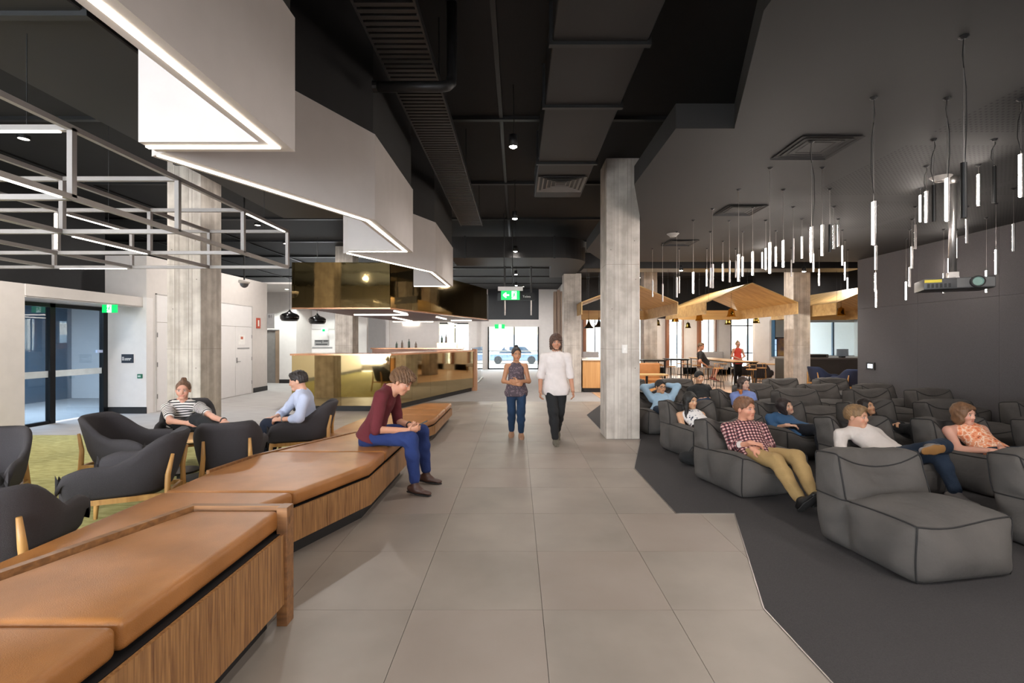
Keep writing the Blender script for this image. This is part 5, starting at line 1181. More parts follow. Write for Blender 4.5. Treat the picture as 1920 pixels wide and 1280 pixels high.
    ch[(x < 0.024) & (z > -0.070) & (z < -0.050) & (y > 0.074)] = sk * np.array((0.88, 0.66, 0.64)) if not female else sk * np.array((0.88, 0.52, 0.52))
    ch[(x < 0.022) & (np.abs(z + 0.0605) < 0.0022) & (y > 0.074)] = sk * 0.55
    ch[(x > 0.014) & (x < 0.050) & (z > 0.022) & (z < 0.031) & (y > 0.055)] = hcol * 0.7 + sk * 0.15
    ex = np.sqrt((x - 0.032) ** 2 + (z - 0.004) ** 2)
    ch[(ex < 0.0125) & (np.abs(z - 0.004) < 0.0065) & (y > 0.06)] = (0.55, 0.5, 0.46)
    ch[(ex < 0.006) & (y > 0.07)] = (0.03, 0.02, 0.015)
    ch[(x > 0.02) & (x < 0.046) & (z > 0.0095) & (z < 0.0135) & (y > 0.06)] = sk * 0.3
    ch[(x > 0.03) & (x < 0.06) & (z < -0.012) & (z > -0.045) & (y > 0.04)] *= np.array((1.03, 0.9, 0.88))
    parts.append((Vh, Qh, ch))
    hands = hands or {}
    for s in 'LR':
        wr, el = J['wr' + s], J['el' + s]; d = hands.get('d' + s); d = _n(d if d is not None else wr - el); n = hands.get('n' + s); n = np.asarray(n if n is not None else (0, 0, -1), float); n = n - d * n.dot(d); n = _n(n)
        curl = hands.get('c' + s, 0.5); sd = np.cross(d, n) * (1 if s == 'R' else -1)
        pm = wr + d * 0.085; hpz = [Prim(wr - d * 0.015, wr + d * 0.02, 0.027, 0.028), Prim(wr + d * 0.02, pm, 0.030, 0.039, 0.42, sd)]
        for i, (o, L) in enumerate(((-0.030, 0.062), (-0.010, 0.074), (0.011, 0.078), (0.030, 0.070))):
            a = pm + sd * o - d * 0.004; dr = d
            for j, fr_ in enumerate((0.46, 0.31, 0.23)):
                ang = curl * (0.75 if j == 0 else 0.95); dn = _n(dr * math.cos(ang) + np.cross(np.cross(dr, n), dr) * math.sin(ang)); b = a + dn * L * fr_ * 1.15
                hpz.append(Prim(a, b, 0.0098 - j * 0.0008, 0.0092 - j * 0.001)); a = b; dr = dn
        a = wr + d * 0.028 + sd * 0.028; b = a + _n(d * 0.7 + sd * 0.75 + n * 0.35) * 0.042; c = b + _n(d + sd * 0.15 + n * 0.4 * (0.5 + curl)) * 0.034
        hpz += [Prim(a, b, 0.013, 0.0115), Prim(b, c, 0.0115, 0.009)]
        rr = 0.0045 if res < 0.015 else 0.009
        D, lo = field(hpz, rr, 0.007); parts.append(snet(D, lo, rr) + (None,))
    Vs, Qs, Cs, n0 = [], [], [], 0
    for V, Q, c in parts:
        Vs.append(V); Qs.append(Q + n0); n0 += len(V); Cs.append(np.tile(sk, (len(V), 1)) if c is None else c)
    o = link_mesh('body', np_mesh('body', np.concatenate(Vs), np.concatenate(Qs), skin_mat(), org, col=np.concatenate(Cs)), t)
    # ---- garments
    def inflate(pl, g): return [Prim(p.a, p.b, p.ra + g, p.rb + g, p.flat, p.s) for p in pl]
    def garment(name, pl, m, amp=0.004, freq=9, k=0.03, cuts=(), r_=None):
        r_ = r_ or res; D, lo = field(pl, r_, k, cuts=cuts, noise=(amp, freq, len(label) % 7)); V, Q = snet(D, lo, r_)
        best = np.full(len(V), 9.0); pat = np.zeros((len(V), 3))
        for i, pr in enumerate(pl):
            d = pr.d(V); mk = d < best; best[mk] = d[mk]; u, v, w = (body[0].uv(V) if i < 5 and name == top[2] else pr.uv(V))
            pat[mk] = np.stack([u, v, w], 1)[mk]
        return link_mesh(name, np_mesh(name, V, Q, m, org, pat=pat), t)
    g = 0.014
    sl = top[1]; tp = inflate(body, g); tp[0] = Prim(pel - _n(sp) * 0.05, waist, 0.207 * B + g, 0.135 * B + g, 0.70, side)
    tp[2] = Prim(chest, nk - sp * 0.10, cw + g, 0.085 * B + g, 0.66, side)
    if sl <= 0.05: tp[3] = Prim(nk - sp * 0.08, nk - sp * 0.08 + (J['shL'] - nk) * 0.62, 0.06 * B + g, 0.05 * B + g); tp[4] = Prim(nk - sp * 0.08, nk - sp * 0.08 + (J['shR'] - nk) * 0.62, 0.06 * B + g, 0.05 * B + g)
    for s in 'LR':
        sh, el, wr = J['sh' + s], J['el' + s], J['wr' + s]; fit = g + 0.004
        if sl > 0.05: e = sh + (el - sh) * min(1, sl); tp.append(Prim(sh, e, 0.053 * B + fit, (0.053 - 0.012 * min(1, sl)) * B + fit))
        if sl > 1: tp.append(Prim(el, el + (wr - el) * (sl - 1), 0.042 * B + fit, (0.042 - 0.013 * (sl - 1)) * B + fit))
    nkcut = Prim(nk + sp * 0.02, nk + sp * 0.3, 0.055, 0.075)
    us = _n(sp); hem = lambda X: np.where(((X - pel) * (X - pel)).sum(-1) < 0.075, -((X - pel) @ us) - hemd, -1.0)   # straight hem
    garment(top[2], tp, top[0], cuts=((nkcut, 0.004), (hem, 0.0)))
    if len(top) > 3 and top[3]:                              # collar
        cl = [Prim(nk - us * 0.05 + side * 0.084 * math.cos(a) + np.cross(side, us) * 0.074 * math.sin(a), nk + us * 0.028 + side * 0.070 * math.cos(a) + np.cross(side, us) * 0.064 * math.sin(a), 0.012, 0.008) for a in np.linspace(0, 2 * math.pi, 17)[:-1]]
        garment('collar', cl, top[3], 0.0, k=0.02, r_=0.0055 if res < 0.015 else 0.01)
        if len(top) > 4 and 1 < sl < 2:
            for s in 'LR':
                el, wr = J['el' + s], J['wr' + s]; e = el + (wr - el) * (sl - 1); d_ = _n(wr - el)
                garment('cuff', [Prim(e - d_ * 0.03, e + d_ * 0.02, 0.054 * B, 0.052 * B)], top[4], 0.002, r_=0.008)
    lp = [Prim(pel - _n(sp) * 0.03, pel + sp * 0.12, 0.150 * B + 0.008, 0.140 * B + 0.006, 0.75, side)]
    for s in 'LR':
        hp_ = hL if s == 'L' else hR; kn, an = J['kn' + s], J['an' + s]; L_ = low[1]
        lp.append(Prim(hp_, hp_ + (kn - hp_) * min(1, L_), 0.090 * B + 0.008, (0.090 - 0.028 * min(1, L_)) * B + 0.017))
        if L_ > 1: lp += [Prim(kn, kn + (an - kn) * 0.35, 0.060 * B + 0.016, 0.058 * B + 0.014), Prim(kn + (an - kn) * 0.35, kn + (an - kn) * (L_ - 1), 0.058 * B + 0.014, 0.046 * B + 0.010)]
    garment(low[2], lp, low[0], 0.004, 10)
    for s in 'LR':
        if shoes is None: break
        an, toe = J['an' + s], J['to' + s]; d = _n(toe - an); kn = J['kn' + s]; up = _n(kn - an); up = _n(up - d * up.dot(d)); sd = np.cross(d, up)
        u2 = J.get('up' + s); 
        if u2 is not None: up = _n(u2 - d * u2.dot(d)); sd = np.cross(d, up)
        c = an - up * 0.055
        sp_ = [Prim(c - d * 0.045, c + d * 0.05, 0.040, 0.042, 0.9, sd), Prim(c + d * 0.05 - up * 0.008, c + d * 0.165 - up * 0.014, 0.043, 0.034, 0.62, sd), Prim(an + up * 0.005, c + d * 0.015, 0.041, 0.043)]
        cut = lambda X, c=c, up=up: -((X - (c - up * 0.036)) @ up)
        D, lo = field(sp_, 0.008 if res < 0.015 else 0.012, 0.03, cuts=((cut, 0.0),)); V, Q = snet(D, lo, 0.008 if res < 0.015 else 0.012)
        so = link_mesh('shoe', np_mesh('shoe', V, Q, shoes[0], org), t)
        sl_ = [Prim(c - d * 0.045 - up * 0.038, c + d * 0.05 - up * 0.038, 0.042, 0.044, 0.2, sd), Prim(c + d * 0.05 - up * 0.038, c + d * 0.165 - up * 0.038, 0.046, 0.038, 0.2, sd)]
        D, lo = field(sl_, 0.006 if res < 0.015 else 0.012, 0.02); V, Q = snet(D, lo, 0.006 if res < 0.015 else 0.012); link_mesh('sole', np_mesh('sole', V, Q, shoes[1], org), so)
    # ---- hair
    st, hcx = hair[0], hair[1]; hm = mat('hair_' + hcx, hcx, 0.55, var=0.35, vscale=30, stretch=(1, 1, 0.25), bump=0.5, bscale=90)
    th = {'short': 0.014, 'curly': 0.022, 'bun': 0.009, 'bob': 0.020, 'long': 0.016, 'ombre': 0.016, 'shag': 0.024}[st]
    cr = [E((0, -0.016, 0.030), (0.077 + th, 0.097 + th, 0.091 + th))]
    if st in ('short',): cr.append(E((0, 0.04, 0.088), (0.058, 0.055, 0.035)))
    if st == 'curly': cr += [E((0.015 * math.sin(i * 2.4), 0.05 * math.cos(i * 1.3), 0.10 + 0.01 * math.sin(i)), (0.045, 0.045, 0.035)) for i in range(7)] + [E((0, 0.075, 0.085), (0.055, 0.04, 0.032))]
    if st == 'bun': cr += [E((0, -0.03, 0.135), (0.034, 0.034, 0.030))]
    if st == 'bob': cr += [E((-0.062, -0.01, -0.045), (0.032, 0.065, 0.085)), E((0.062, -0.01, -0.045), (0.032, 0.065, 0.085)), E((0, -0.06, -0.05), (0.075, 0.045, 0.085)), E((0, 0.07, 0.072), (0.055, 0.03, 0.03))]
    if st in ('long', 'ombre'):
        for sx in (-1, 1): cr += [Prim(HH(sx * 0.072, 0.0, 0.03), HH(sx * 0.085, 0.01, -0.10), 0.028 * hs, 0.032 * hs), Prim(HH(sx * 0.085, 0.01, -0.10), HH(sx * 0.10, 0.035, -0.23), 0.034 * hs, 0.024 * hs)]
        cr += [Prim(HH(0, -0.07, 0.0), HH(0, -0.09, -0.2), 0.07 * hs, 0.06 * hs, 0.5, R[:, 0])]
    if st == 'shag': cr += [E((-0.07, -0.01, -0.05), (0.03, 0.05, 0.07)), E((0.07, -0.01, -0.05), (0.03, 0.05, 0.07)), E((0, -0.06, -0.06), (0.07, 0.04, 0.08)), E((0, 0.062, -0.088), (0.05, 0.035, 0.03))]
    facecut = E((0, 0.095, -0.028), (0.064, 0.075, 0.098 if st not in ('shag',) else 0.072)) if st != 'bun' else E((0, 0.105, -0.01), (0.072, 0.09, 0.098))
    cuts = [(facecut, 0.010)]
    if st in ('short', 'curly', 'bun'):
        lim = lambda X: -(((X - HH(0, 0, 0)) @ R[:, 2]) / hs - (-0.035 + 0.9 * np.clip(((X - HH(0, 0, 0)) @ R[:, 1]) / hs + 0.02, 0, 0.06)))
        cuts.append((lim, 0.008)); cuts += [(E((sx * 0.083, 0.0, -0.012), (0.018, 0.02, 0.03)), 0.005) for sx in (-1, 1)]
    nz = {'curly': (0.013, 58), 'shag': (0.008, 40), 'bun': (0.003, 40), 'short': (0.005, 48)}.get(st, (0.004, 16))
    hr = 0.006 if res < 0.015 else 0.01
    D, lo = field(cr, hr, 0.02, cuts=cuts, noise=nz + (3,)); V, Q = snet(D, lo, hr)
    if st == 'ombre':
        hm = mat('hair_ombre_dark', '3a2a22', 0.5, var=0.3, vscale=30)
        qz = (V - hc) @ R / hs; tip = (qz[:, 2][Q].mean(1) < -0.10)
        link_mesh('hair', np_mesh('hair', V, Q[~tip], hm, org), t); link_mesh('hair_tips', np_mesh('hair_tips', V, Q[tip], mat('hair_tips', 'b5692c', 0.5, var=0.3, vscale=30), org), t)
    else: link_mesh('hair', np_mesh('hair', V, Q, hm, org), t)
    if extra: extra(t, HH, R, J, hs)
    return t
def glasses(t, HH, R, J, hs):
    m = MB()
    for sx in (-1, 1):
        m.tube([HH(sx * 0.034 + 0.024 * math.cos(a), 0.103, 0.004 + 0.018 * math.sin(a)) for a in np.linspace(0, 2 * math.pi, 17)], 0.0026, 6, cap=False)
        m.tube([HH(sx * 0.058, 0.10, 0.008), HH(sx * 0.082, 0.02, 0.008), HH(sx * 0.083, -0.01, 0.0)], 0.0022, 6)
    m.tube([HH(-0.011, 0.105, 0.006), HH(0.011, 0.105, 0.006)], 0.0024, 6)
    m.build('glasses', tube_blk, t)
def watch(s, col='241f1e'):
    def f(t, HH, R, J, hs):
        w, e = J['wr' + s], J['el' + s]; d = _n(e - w); p = w + d * 0.03
        a = _n(np.cross(d, (0, 0, 1))); b = np.cross(d, a)
        MB().tube([p + (a * math.cos(k) + b * math.sin(k)) * 0.034 for k in np.linspace(0, 2 * math.pi, 15)], 0.007, 6, cap=False).build('watch', mat('strap_' + col, col, 0.5), t)
    return f
# ---- cloth prints
def _ramp(nt, fac, stops, interp='CONSTANT'):
    r_ = nt.nodes.new('ShaderNodeValToRGB'); r_.color_ramp.interpolation = interp; e = r_.color_ramp.elements
    while len(e) < len(stops): e.new(0.5)
    for el, (p, c) in zip(e, stops): el.position = p; el.color = lin(c)
    nt.links.new(fac, r_.inputs[0]); return r_.outputs[0]
def _sep(nt, v): s = nt.nodes.new('ShaderNodeSeparateXYZ'); nt.links.new(v, s.inputs[0]); return s.outputs
def _m(nt, op, a, b):
    n_ = nt.nodes.new('ShaderNodeMath'); n_.operation = op
    for i, x in enumerate((a, b)):
        if isinstance(x, (int, float)): n_.inputs[i].default_value = x
        else: nt.links.new(x, n_.inputs[i])
    return n_.outputs[0]
def stripes(nt, v):
    s = _sep(nt, v); fr = _m(nt, 'FRACT', _m(nt, 'MULTIPLY', s[1], 30.0), 0.0)
    lim = _m(nt, 'GREATER_THAN', s[1], 0.40); c = _m(nt, 'MAXIMUM', fr, lim)
    return _ramp(nt, c, [(0.0, '1b1a1e'), (0.42, 'd9d2cc')])
def plaid(nt, v):
    s = _sep(nt, v); a = _m(nt, 'FRACT', _m(nt, 'ADD', _m(nt, 'MULTIPLY', s[0], 27.0), 10.0), 0.0); b = _m(nt, 'FRACT', _m(nt, 'ADD', _m(nt, 'MULTIPLY', s[1], 27.0), 10.0), 0.0)
    a = _m(nt, 'GREATER_THAN', a, 0.5); b = _m(nt, 'GREATER_THAN', b, 0.5); k = _m(nt, 'MULTIPLY', _m(nt, 'ADD', a, b), 0.5)
    return _ramp(nt, _m(nt, 'ADD', _m(nt, 'MULTIPLY', k, 0.9), 0.03), [(0.0, 'cfa9a2'), (0.4, '6d363d'), (0.8, '1d161d')])
def floral(c):
    def f(nt, v):
        vo = nt.nodes.new('ShaderNodeTexVoronoi'); vo.inputs['Scale'].default_value = 22; nt.links.new(v, vo.inputs['Vector'])
        nz_ = nt.nodes.new('ShaderNodeTexNoise'); nz_.inputs['Scale'].default_value = 30; nt.links.new(v, nz_.inputs['Vector'])
        return _ramp(nt, _m(nt, 'ADD', _m(nt, 'MULTIPLY', vo.outputs['Distance'], 0.75), _m(nt, 'MULTIPLY', nz_.outputs[0], 0.55)), c)
    return f
cl = lambda n, c, **k: mat('cloth_' + n, c, 0.9, var=0.04, vscale=12, bump=0.35, bscale=70, **k)
M_str = patmat('cloth_striped', stripes); M_pld = patmat('cloth_plaid', plaid)
M_org = patmat('cloth_orange_floral', floral([(0.0, '3f3a2a'), (0.33, 'd9764f'), (0.5, 'e79a72'), (0.68, 'efcdb4'), (0.8, 'd98a62')]))
M_flo = patmat('cloth_white_floral', floral([(0.0, '23252f'), (0.40, '5b6070'), (0.47, 'd8d4d2')]))
M_wal = patmat('cloth_mottled', floral([(0.0, '3a3038'), (0.45, '75646a'), (0.6, '4f434a')]))
sole_d = mat('sole_dark', '1d1b1b', 0.7); sole_w = mat('sole_white', 'c9c4bc', 0.6); gum = mat('sole_gum', '8a6236', 0.6)
A = np.array
def V3(px, py, Y): return np.array(P(px, py, Y))

# 1 burgundy man on the bench
J = dict(pelvis=(-1.63, 5.36, 0.615), neck=(-1.43, 5.36, 1.13), shL=(-1.43, 5.54, 1.06), shR=(-1.475, 5.17, 1.05), elL=(-1.40, 5.62, 0.72), elR=(-1.50, 5.08, 0.715), wrL=(-1.21, 5.44, 0.70), wrR=(-1.20, 5.22, 0.685),
         knL=(-1.11, 5.58, 0.60), knR=(-1.15, 5.18, 0.595), anL=(-1.06, 5.58, 0.12), anR=(-1.10, 5.16, 0.12), toL=(-0.90, 5.56, 0.10), toR=(-0.94, 5.12, 0.10), upL=A((0, 0, 1.)), upR=A((0, 0, 1.)))
person('man in a burgundy shirt and blue trousers looking at his phone', J, ((-1.285, 5.33, 1.20), (0.87, -0.16, -0.5), (0.45, -0.05, 0.9)), 'c98f72', ('curly', '6b4c33'), (cl('burgundy', '5e1d24'), 1.0, 'shirt', cl('burgundy', '5e1d24')), (cl('blue_chino', '1d2f63'), 1.9, 'trousers'),
       (mat('brown_leather_shoe', '4a3128', 0.4), sole_d), hs=1.10, bulk=1.02, side=(0.02, -1, 0), res=0.0105, hands=dict(dL=(0.95, -0.2, 0.05), dR=(0.9, 0.25, 0.05), nL=(0, -0.8, -0.4), nR=(0.1, 0.8, 0.3), cL=0.8, cR=0.7), extra=watch('L'))
ph = thing('phone', 'black smartphone in the hands of the burgundy shirt man', 'phone', (-1.06, 5.33, 0.725)); MB().box(-0.075, 0.075, -0.037, 0.037, -0.005, 0.005).xf(Matrix.Translation((-1.07, 5.335, 0.735)) @ Matrix.Rotation(math.radians(-25), 4, 'Y')).build('case', tube_blk, ph, bevel=0.004)
MB().box(-0.068, 0.068, -0.032, 0.032, 0.0052, 0.006).xf(Matrix.Translation((-1.07, 5.335, 0.735)) @ Matrix.Rotation(math.radians(-25), 4, 'Y')).build('screen', mat('phone_screen', '3a4350', 0.1), ph)
for k, (x, y) in enumerate(((-1.06, 5.58), (-1.10, 5.16))): pass
# 2 woman in striped top
J = dict(pelvis=(-4.47, 6.42, 0.55), neck=V3(341, 752, 6.40), shL=V3(374, 763, 6.35), shR=V3(315, 764, 6.30), elL=V3(396, 781, 6.05), elR=V3(319, 789, 6.10), wrL=V3(421, 789, 5.80), wrR=V3(350, 793, 5.95),
         knL=V3(368, 786, 6.0), knR=V3(388, 806, 6.0), anL=V3(410, 805, 5.85), anR=(-3.88, 5.95, 0.14), toL=V3(428, 809, 5.72), toR=(-3.80, 5.80, 0.10))
person('woman with a hair bun in a black and white striped top', J, (V3(343.5, 731, 6.32), (0.42, -0.9, -0.08), (0.0, 0.05, 1)), 'd29a82', ('bun', '6a4a35'), (M_str, 0.62, 'striped_top'), (cl('black_jeans', '1a1a1c'), 1.95, 'trousers'), (mat('black_shoe', '191818', 0.5), sole_d),
       hs=1.0, bulk=0.95, female=True, side=(-1, -0.15, 0), hands=dict(dL=(0.6, -0.7, -0.1), nL=(0, 0, -1), cL=0.3, dR=(0.9, -0.1, -0.1), nR=(0, 1, 0.2), cR=0.5), extra=watch('L'))
# 3 man in pale blue shirt
J = dict(pelvis=(-2.82, 6.50, 0.56), neck=V3(566, 733, 6.42), shL=V3(570, 748, 6.24), shR=V3(557, 744, 6.62), elL=V3(560, 784, 6.12), elR=V3(531, 774, 6.62), wrL=V3(527, 786, 6.18), wrR=V3(514, 783, 6.42),
         knL=(-3.28, 6.28, 0.56), knR=(-3.30, 6.62, 0.56), anL=(-3.34, 6.26, 0.12), anR=(-3.40, 6.62, 0.12), toL=(-3.5, 6.24, 0.10), toR=(-3.56, 6.6, 0.10))
person('man in a pale blue shirt seated sideways in a tub chair', J, (V3(559, 714, 6.40), (-0.95, -0.22, -0.2), (-0.12, 0, 1)), 'cf9a80', ('short', '2b2320'), (cl('pale_blue', 'b6bcd2'), 1.35, 'shirt', cl('pale_blue', 'b6bcd2')), (cl('navy_jeans', '1b2233'), 1.95, 'trousers'), (mat('black_shoe', '191818', 0.5), sole_d),
       hs=1.06, side=(0.05, 1, 0), hands=dict(dL=(-0.95, 0.15, -0.05), nL=(0, 0.5, -0.8), cL=0.7, dR=(-0.7, -0.6, -0.05), nR=(0, -0.3, -0.9), cR=0.7), extra=watch('L', '8a8684'))
# 4, 5 walkers
x, y = -0.02, 8.25
J = dict(pelvis=(x, y, 0.84), neck=(x, y + 0.01, 1.27), shL=(x + 0.155, y, 1.22), shR=(x - 0.155, y, 1.22), elL=(x + 0.215, y - 0.02, 0.97), elR=(x - 0.215, y - 0.02, 0.97), wrL=(x + 0.04, y - 0.20, 0.98), wrR=(x - 0.04, y - 0.19, 0.94),
         knL=(x + 0.08, y - 0.10, 0.45), knR=(x - 0.075, y + 0.02, 0.44), anL=(x + 0.085, y - 0.02, 0.085), anR=(x - 0.08, y + 0.12, 0.085), toL=(x + 0.10, y - 0.2, 0.06), toR=(x - 0.09, y - 0.04, 0.06))
person('woman in a mottled top and blue jeans walking towards the camera', J, ((x + 0.005, y - 0.03, 1.43), (0.25, -0.95, -0.1), (0, 0, 1)), 'b98360', ('bun', '2a211f'), (M_wal, 0.0, 'top'), (cl('blue_jeans', '1c3552'), 1.9, 'jeans'), (mat('sandal_tan', '9a7358', 0.6), sole_d),
       hs=0.98, bulk=0.9, female=True, side=(-1, 0, 0), hemd=0.13, hands=dict(dL=(-0.9, -0.2, 0), nL=(0, 1, 0), dR=(0.9, -0.2, 0), nR=(0, 1, 0)))
x, y = 0.63, 7.85
J = dict(pelvis=(x, y, 0.93), neck=(x, y, 1.46), shL=(x + 0.185, y, 1.39), shR=(x - 0.185, y, 1.39), elL=(x + 0.24, y + 0.04, 1.10), elR=(x - 0.25, y - 0.02, 1.10), wrL=(x + 0.27, y - 0.05, 0.86), wrR=(x - 0.26, y - 0.12, 0.86),
         knL=(x + 0.06, y + 0.02, 0.50), knR=(x - 0.05, y - 0.14, 0.51), anL=(x + 0.05, y + 0.30, 0.14), anR=(x - 0.02, y - 0.16, 0.09), toL=(x + 0.06, y + 0.16, 0.06), toR=(x - 0.01, y - 0.34, 0.07))
person('bearded man in a loose white shirt walking towards the camera', J, ((x, y - 0.02, 1.635), (0.05, -0.99, -0.1), (0, 0, 1)), 'b98468', ('shag', '4a3226'), (cl('loose_white', 'd6ccc8'), 1.1, 'shirt', cl('loose_white', 'd6ccc8')), (cl('black_jeans', '1a1a1c'), 1.92, 'trousers'), (mat('olive_sneaker', '5a5448', 0.7), sole_w),
       hs=1.02, bulk=1.05, side=(-1, 0, 0), hemd=0.15, hands=dict(nL=(-1, 0, 0), nR=(1, 0, 0)))
# loungers: hips sunk in the bag hollow, back reclined, legs over the front edge
def lounge(bx, by, neck, shL, shR, elL, elR, wrL, wrR, **kw):
    c, s_ = math.cos(math.radians(10)), math.sin(math.radians(10))
    T = lambda x, y, z: (bx + x * c - y * s_, by + x * s_ + y * c, z)
    d = dict(pelvis=T(0, -0.13, 0.37), neck=V3(*neck, by + 0.17), shL=V3(*shL, by + 0.10), shR=V3(*shR, by + 0.11), elL=V3(*elL[:2], by + elL[2]), elR=V3(*elR[:2], by + elR[2]), wrL=V3(*wrL[:2], by + wrL[2]), wrR=V3(*wrR[:2], by + wrR[2]),
             knL=T(0.13, -0.53, 0.46), knR=T(-0.13, -0.53, 0.46), anL=T(0.13, -0.70, 0.12), anR=T(-0.13, -0.70, 0.12), toL=T(0.15, -0.88, 0.09), toR=T(-0.15, -0.88, 0.09), upL=A((0, -0.1, 1.)), upR=A((0, -0.1, 1.)))
    d.update({k: (T(*v) if len(v) == 3 and not k.startswith('up') else v) for k, v in kw.items()}); return d
blk_shoe = (mat('black_shoe', '191818', 0.5), sole_d)
# 6 plaid man
J = lounge(2.66, 5.52, (1394, 794), (1427, 803), (1364, 803), (1443, 836, 0.02), (1376, 838, 0.02), (1412, 842, -0.28), (1408, 830, -0.20), knL=(0.20, -0.50, 0.43), knR=(-0.04, -0.50, 0.40), anL=(0.10, -0.84, 0.15), anR=(-0.06, -0.85, 0.12), toL=(0.16, -0.94, 0.28), toR=(-0.03, -0.97, 0.26))
J['upL'] = A((0.2, 0.7, 0.7)); J['upR'] = A((0, 0.7, 0.7))
person('young man in a plaid shirt and khaki trousers lounging', J, (V3(1397, 766, 5.64), (0.45, -0.88, 0.02), (-0.08, 0.05, 1)), 'cf9277', ('short', '6b4830'), (M_pld, 1.30, 'plaid_shirt', M_pld, cl('cuff_pale', 'c9bcb8')), (cl('khaki', '9c7f52'), 1.95, 'trousers'), (mat('black_boot', '151414', 0.45), mat('sole_charcoal', '2a2827', 0.7)),
       hs=1.10, bulk=1.0, side=(-0.98, 0.1, 0), res=0.0105, hands=dict(dL=(0.55, -0.75, -0.3), nL=(0.2, 0.1, -1), cL=0.25, dR=(0.8, -0.2, -0.1), nR=(0, 0.2, -1), cR=0.6))
# 7 white sweater man
J = lounge(4.15, 5.52, (1605, 802), (1642, 813), (1575, 816), (1672, 836, 0.0), (1577, 846, 0.0), (1694, 850, -0.24), (1598, 860, -0.25), knR=(0.26, -0.46, 0.44), anR=(0.20, -0.68, 0.12), toR=(0.28, -0.86, 0.09))
J['knL'] = V3(1768, 836, 5.06); J['anL'] = V3(1742, 838, 4.84); J['toL'] = V3(1703, 843, 4.80); J['upL'] = A((0.2, 1.0, 0.05))
person('young man in a white sweater with one leg crossed', J, (V3(1606, 781, 5.64), (0.50, -0.85, -0.02), (-0.05, 0.05, 1)), 'd39c80', ('short', '7d6040'), (cl('cream_sweater', 'd2c8c1'), 2.0, 'sweater'), (cl('dark_jeans', '182638'), 1.95, 'jeans'), (mat('grey_sneaker', '7b7470', 0.7), gum),
       hs=1.10, bulk=1.0, side=(-0.98, 0.05, 0), res=0.0105, hemd=0.14, hands=dict(dL=(0.4, -0.8, -0.2), dR=(0.5, -0.7, -0.3)))
# 8 orange floral woman
J = lounge(5.32, 5.50, (1808, 798), (1840, 806), (1779, 808), (1864, 832, -0.02), (1797, 842, -0.05), (1880, 842, -0.28), (1862, 845, -0.32), knL=(0.26, -0.48, 0.47), knR=(0.06, -0.52, 0.46))
person('woman in a sleeveless orange floral top with bobbed brown hair', J, (V3(1807, 776, 5.62), (0.25, -0.95, -0.05), (-0.05, 0.05, 1)), 'd8a08a', ('bob', '6e4d33'), (M_org, 0.0, 'floral_top'), (cl('dark_jeans', '182638'), 1.95, 'jeans'), blk_shoe,
       hs=1.02, bulk=1.05, female=True, side=(-0.98, 0.05, 0), hemd=0.14, hands=dict(dL=(0.5, -0.8, -0.1), dR=(0.8, -0.5, -0.1), cL=0.5, cR=0.5))
# 9 woman in black top behind
J = lounge(5.45, 7.10, (1628, 783), (1656, 787), (1606, 789), (1680, 797, -0.02), (1606, 808, 0.0), (1684, 795, -0.26), (1640, 815, -0.2))
person('dark haired woman in a black top behind the white sweater man', J, (V3(1624, 763, 7.20), (0.35, -0.85, 0.28), (-0.25, 0.2, 1)), 'cf9c78', ('long', '241b19'), (cl('black_top', '1b1a1c'), 1.7, 'top'), (cl('black_jeans', '1a1a1c'), 1.95, 'trousers'), blk_shoe,
       hs=1.0, bulk=0.9, female=True, side=(-0.98, 0.05, 0))
# 10 denim shirt woman, head tilted
J = lounge(4.05, 7.10, (1458, 780), (1481, 787), (1442, 784), (1492, 799, 0.0), (1450, 802, 0.0), (1506, 799, -0.24), (1476, 797, -0.26), knL=(0.16, -0.52, 0.44), knR=(0.0, -0.54, 0.44))
person('woman in a denim shirt tilting her head with arms crossed', J, (V3(1472, 762, 7.18), (0.40, -0.88, 0.18), (-0.45, 0.1, 0.9)), 'd3a488', ('bob', '2c211f'), (cl('denim', '35587c'), 1.25, 'denim_shirt', cl('denim', '35587c')), (cl('navy_trousers', '12141c'), 1.95, 'trousers'), blk_shoe,
       hs=0.98, bulk=0.9, female=True, side=(-0.95, 0.1, 0.05), hemd=0.16, hands=dict(dL=(0.6, -0.6, -0.4), dR=(0.9, -0.3, 0)))
# 11 floral sleeveless woman
J = lounge(2.72, 7.15, (1291, 771), (1315, 778), (1274, 779), (1324, 800, -0.02), (1281, 801, -0.02), (1320, 806, -0.26), (1306, 806, -0.26))
person('black haired woman in a sleeveless white floral top', J, (V3(1294, 751, 7.26), (0.45, -0.88, -0.06), (-0.05, 0.05, 1)), 'cf9f7c', ('long', '17130f'), (M_flo, 0.0, 'floral_top'), (cl('black_jeans', '1a1a1c'), 1.95, 'trousers'), blk_shoe,
       hs=1.02, bulk=0.93, female=True, side=(-0.95, 0.2, 0), hemd=0.14)
# 12 denim shirt man, hands behind head
J = lounge(2.62, 8.95, (1240, 740), (1258, 746), (1223, 747), (1271, 724, 0.24), (1206, 726, 0.24), (1250, 722, 0.34), (1227, 722, 0.34))
person('man with glasses in a light denim shirt, hands behind his head', J, (V3(1238.5, 725, 9.06), (0.25, -0.95, -0.02), (0, 0.05, 1)), 'cc9873', ('short', '1d1817'), (cl('light_denim', '8fa9bd'), 1.9, 'denim_shirt', cl('light_denim', '8fa9bd')), (cl('dark_jeans', '182638'), 1.95, 'jeans'), blk_shoe,
       res=0.013, hs=1.03, side=(-0.97, 0.1, 0), hemd=0.12, extra=glasses)
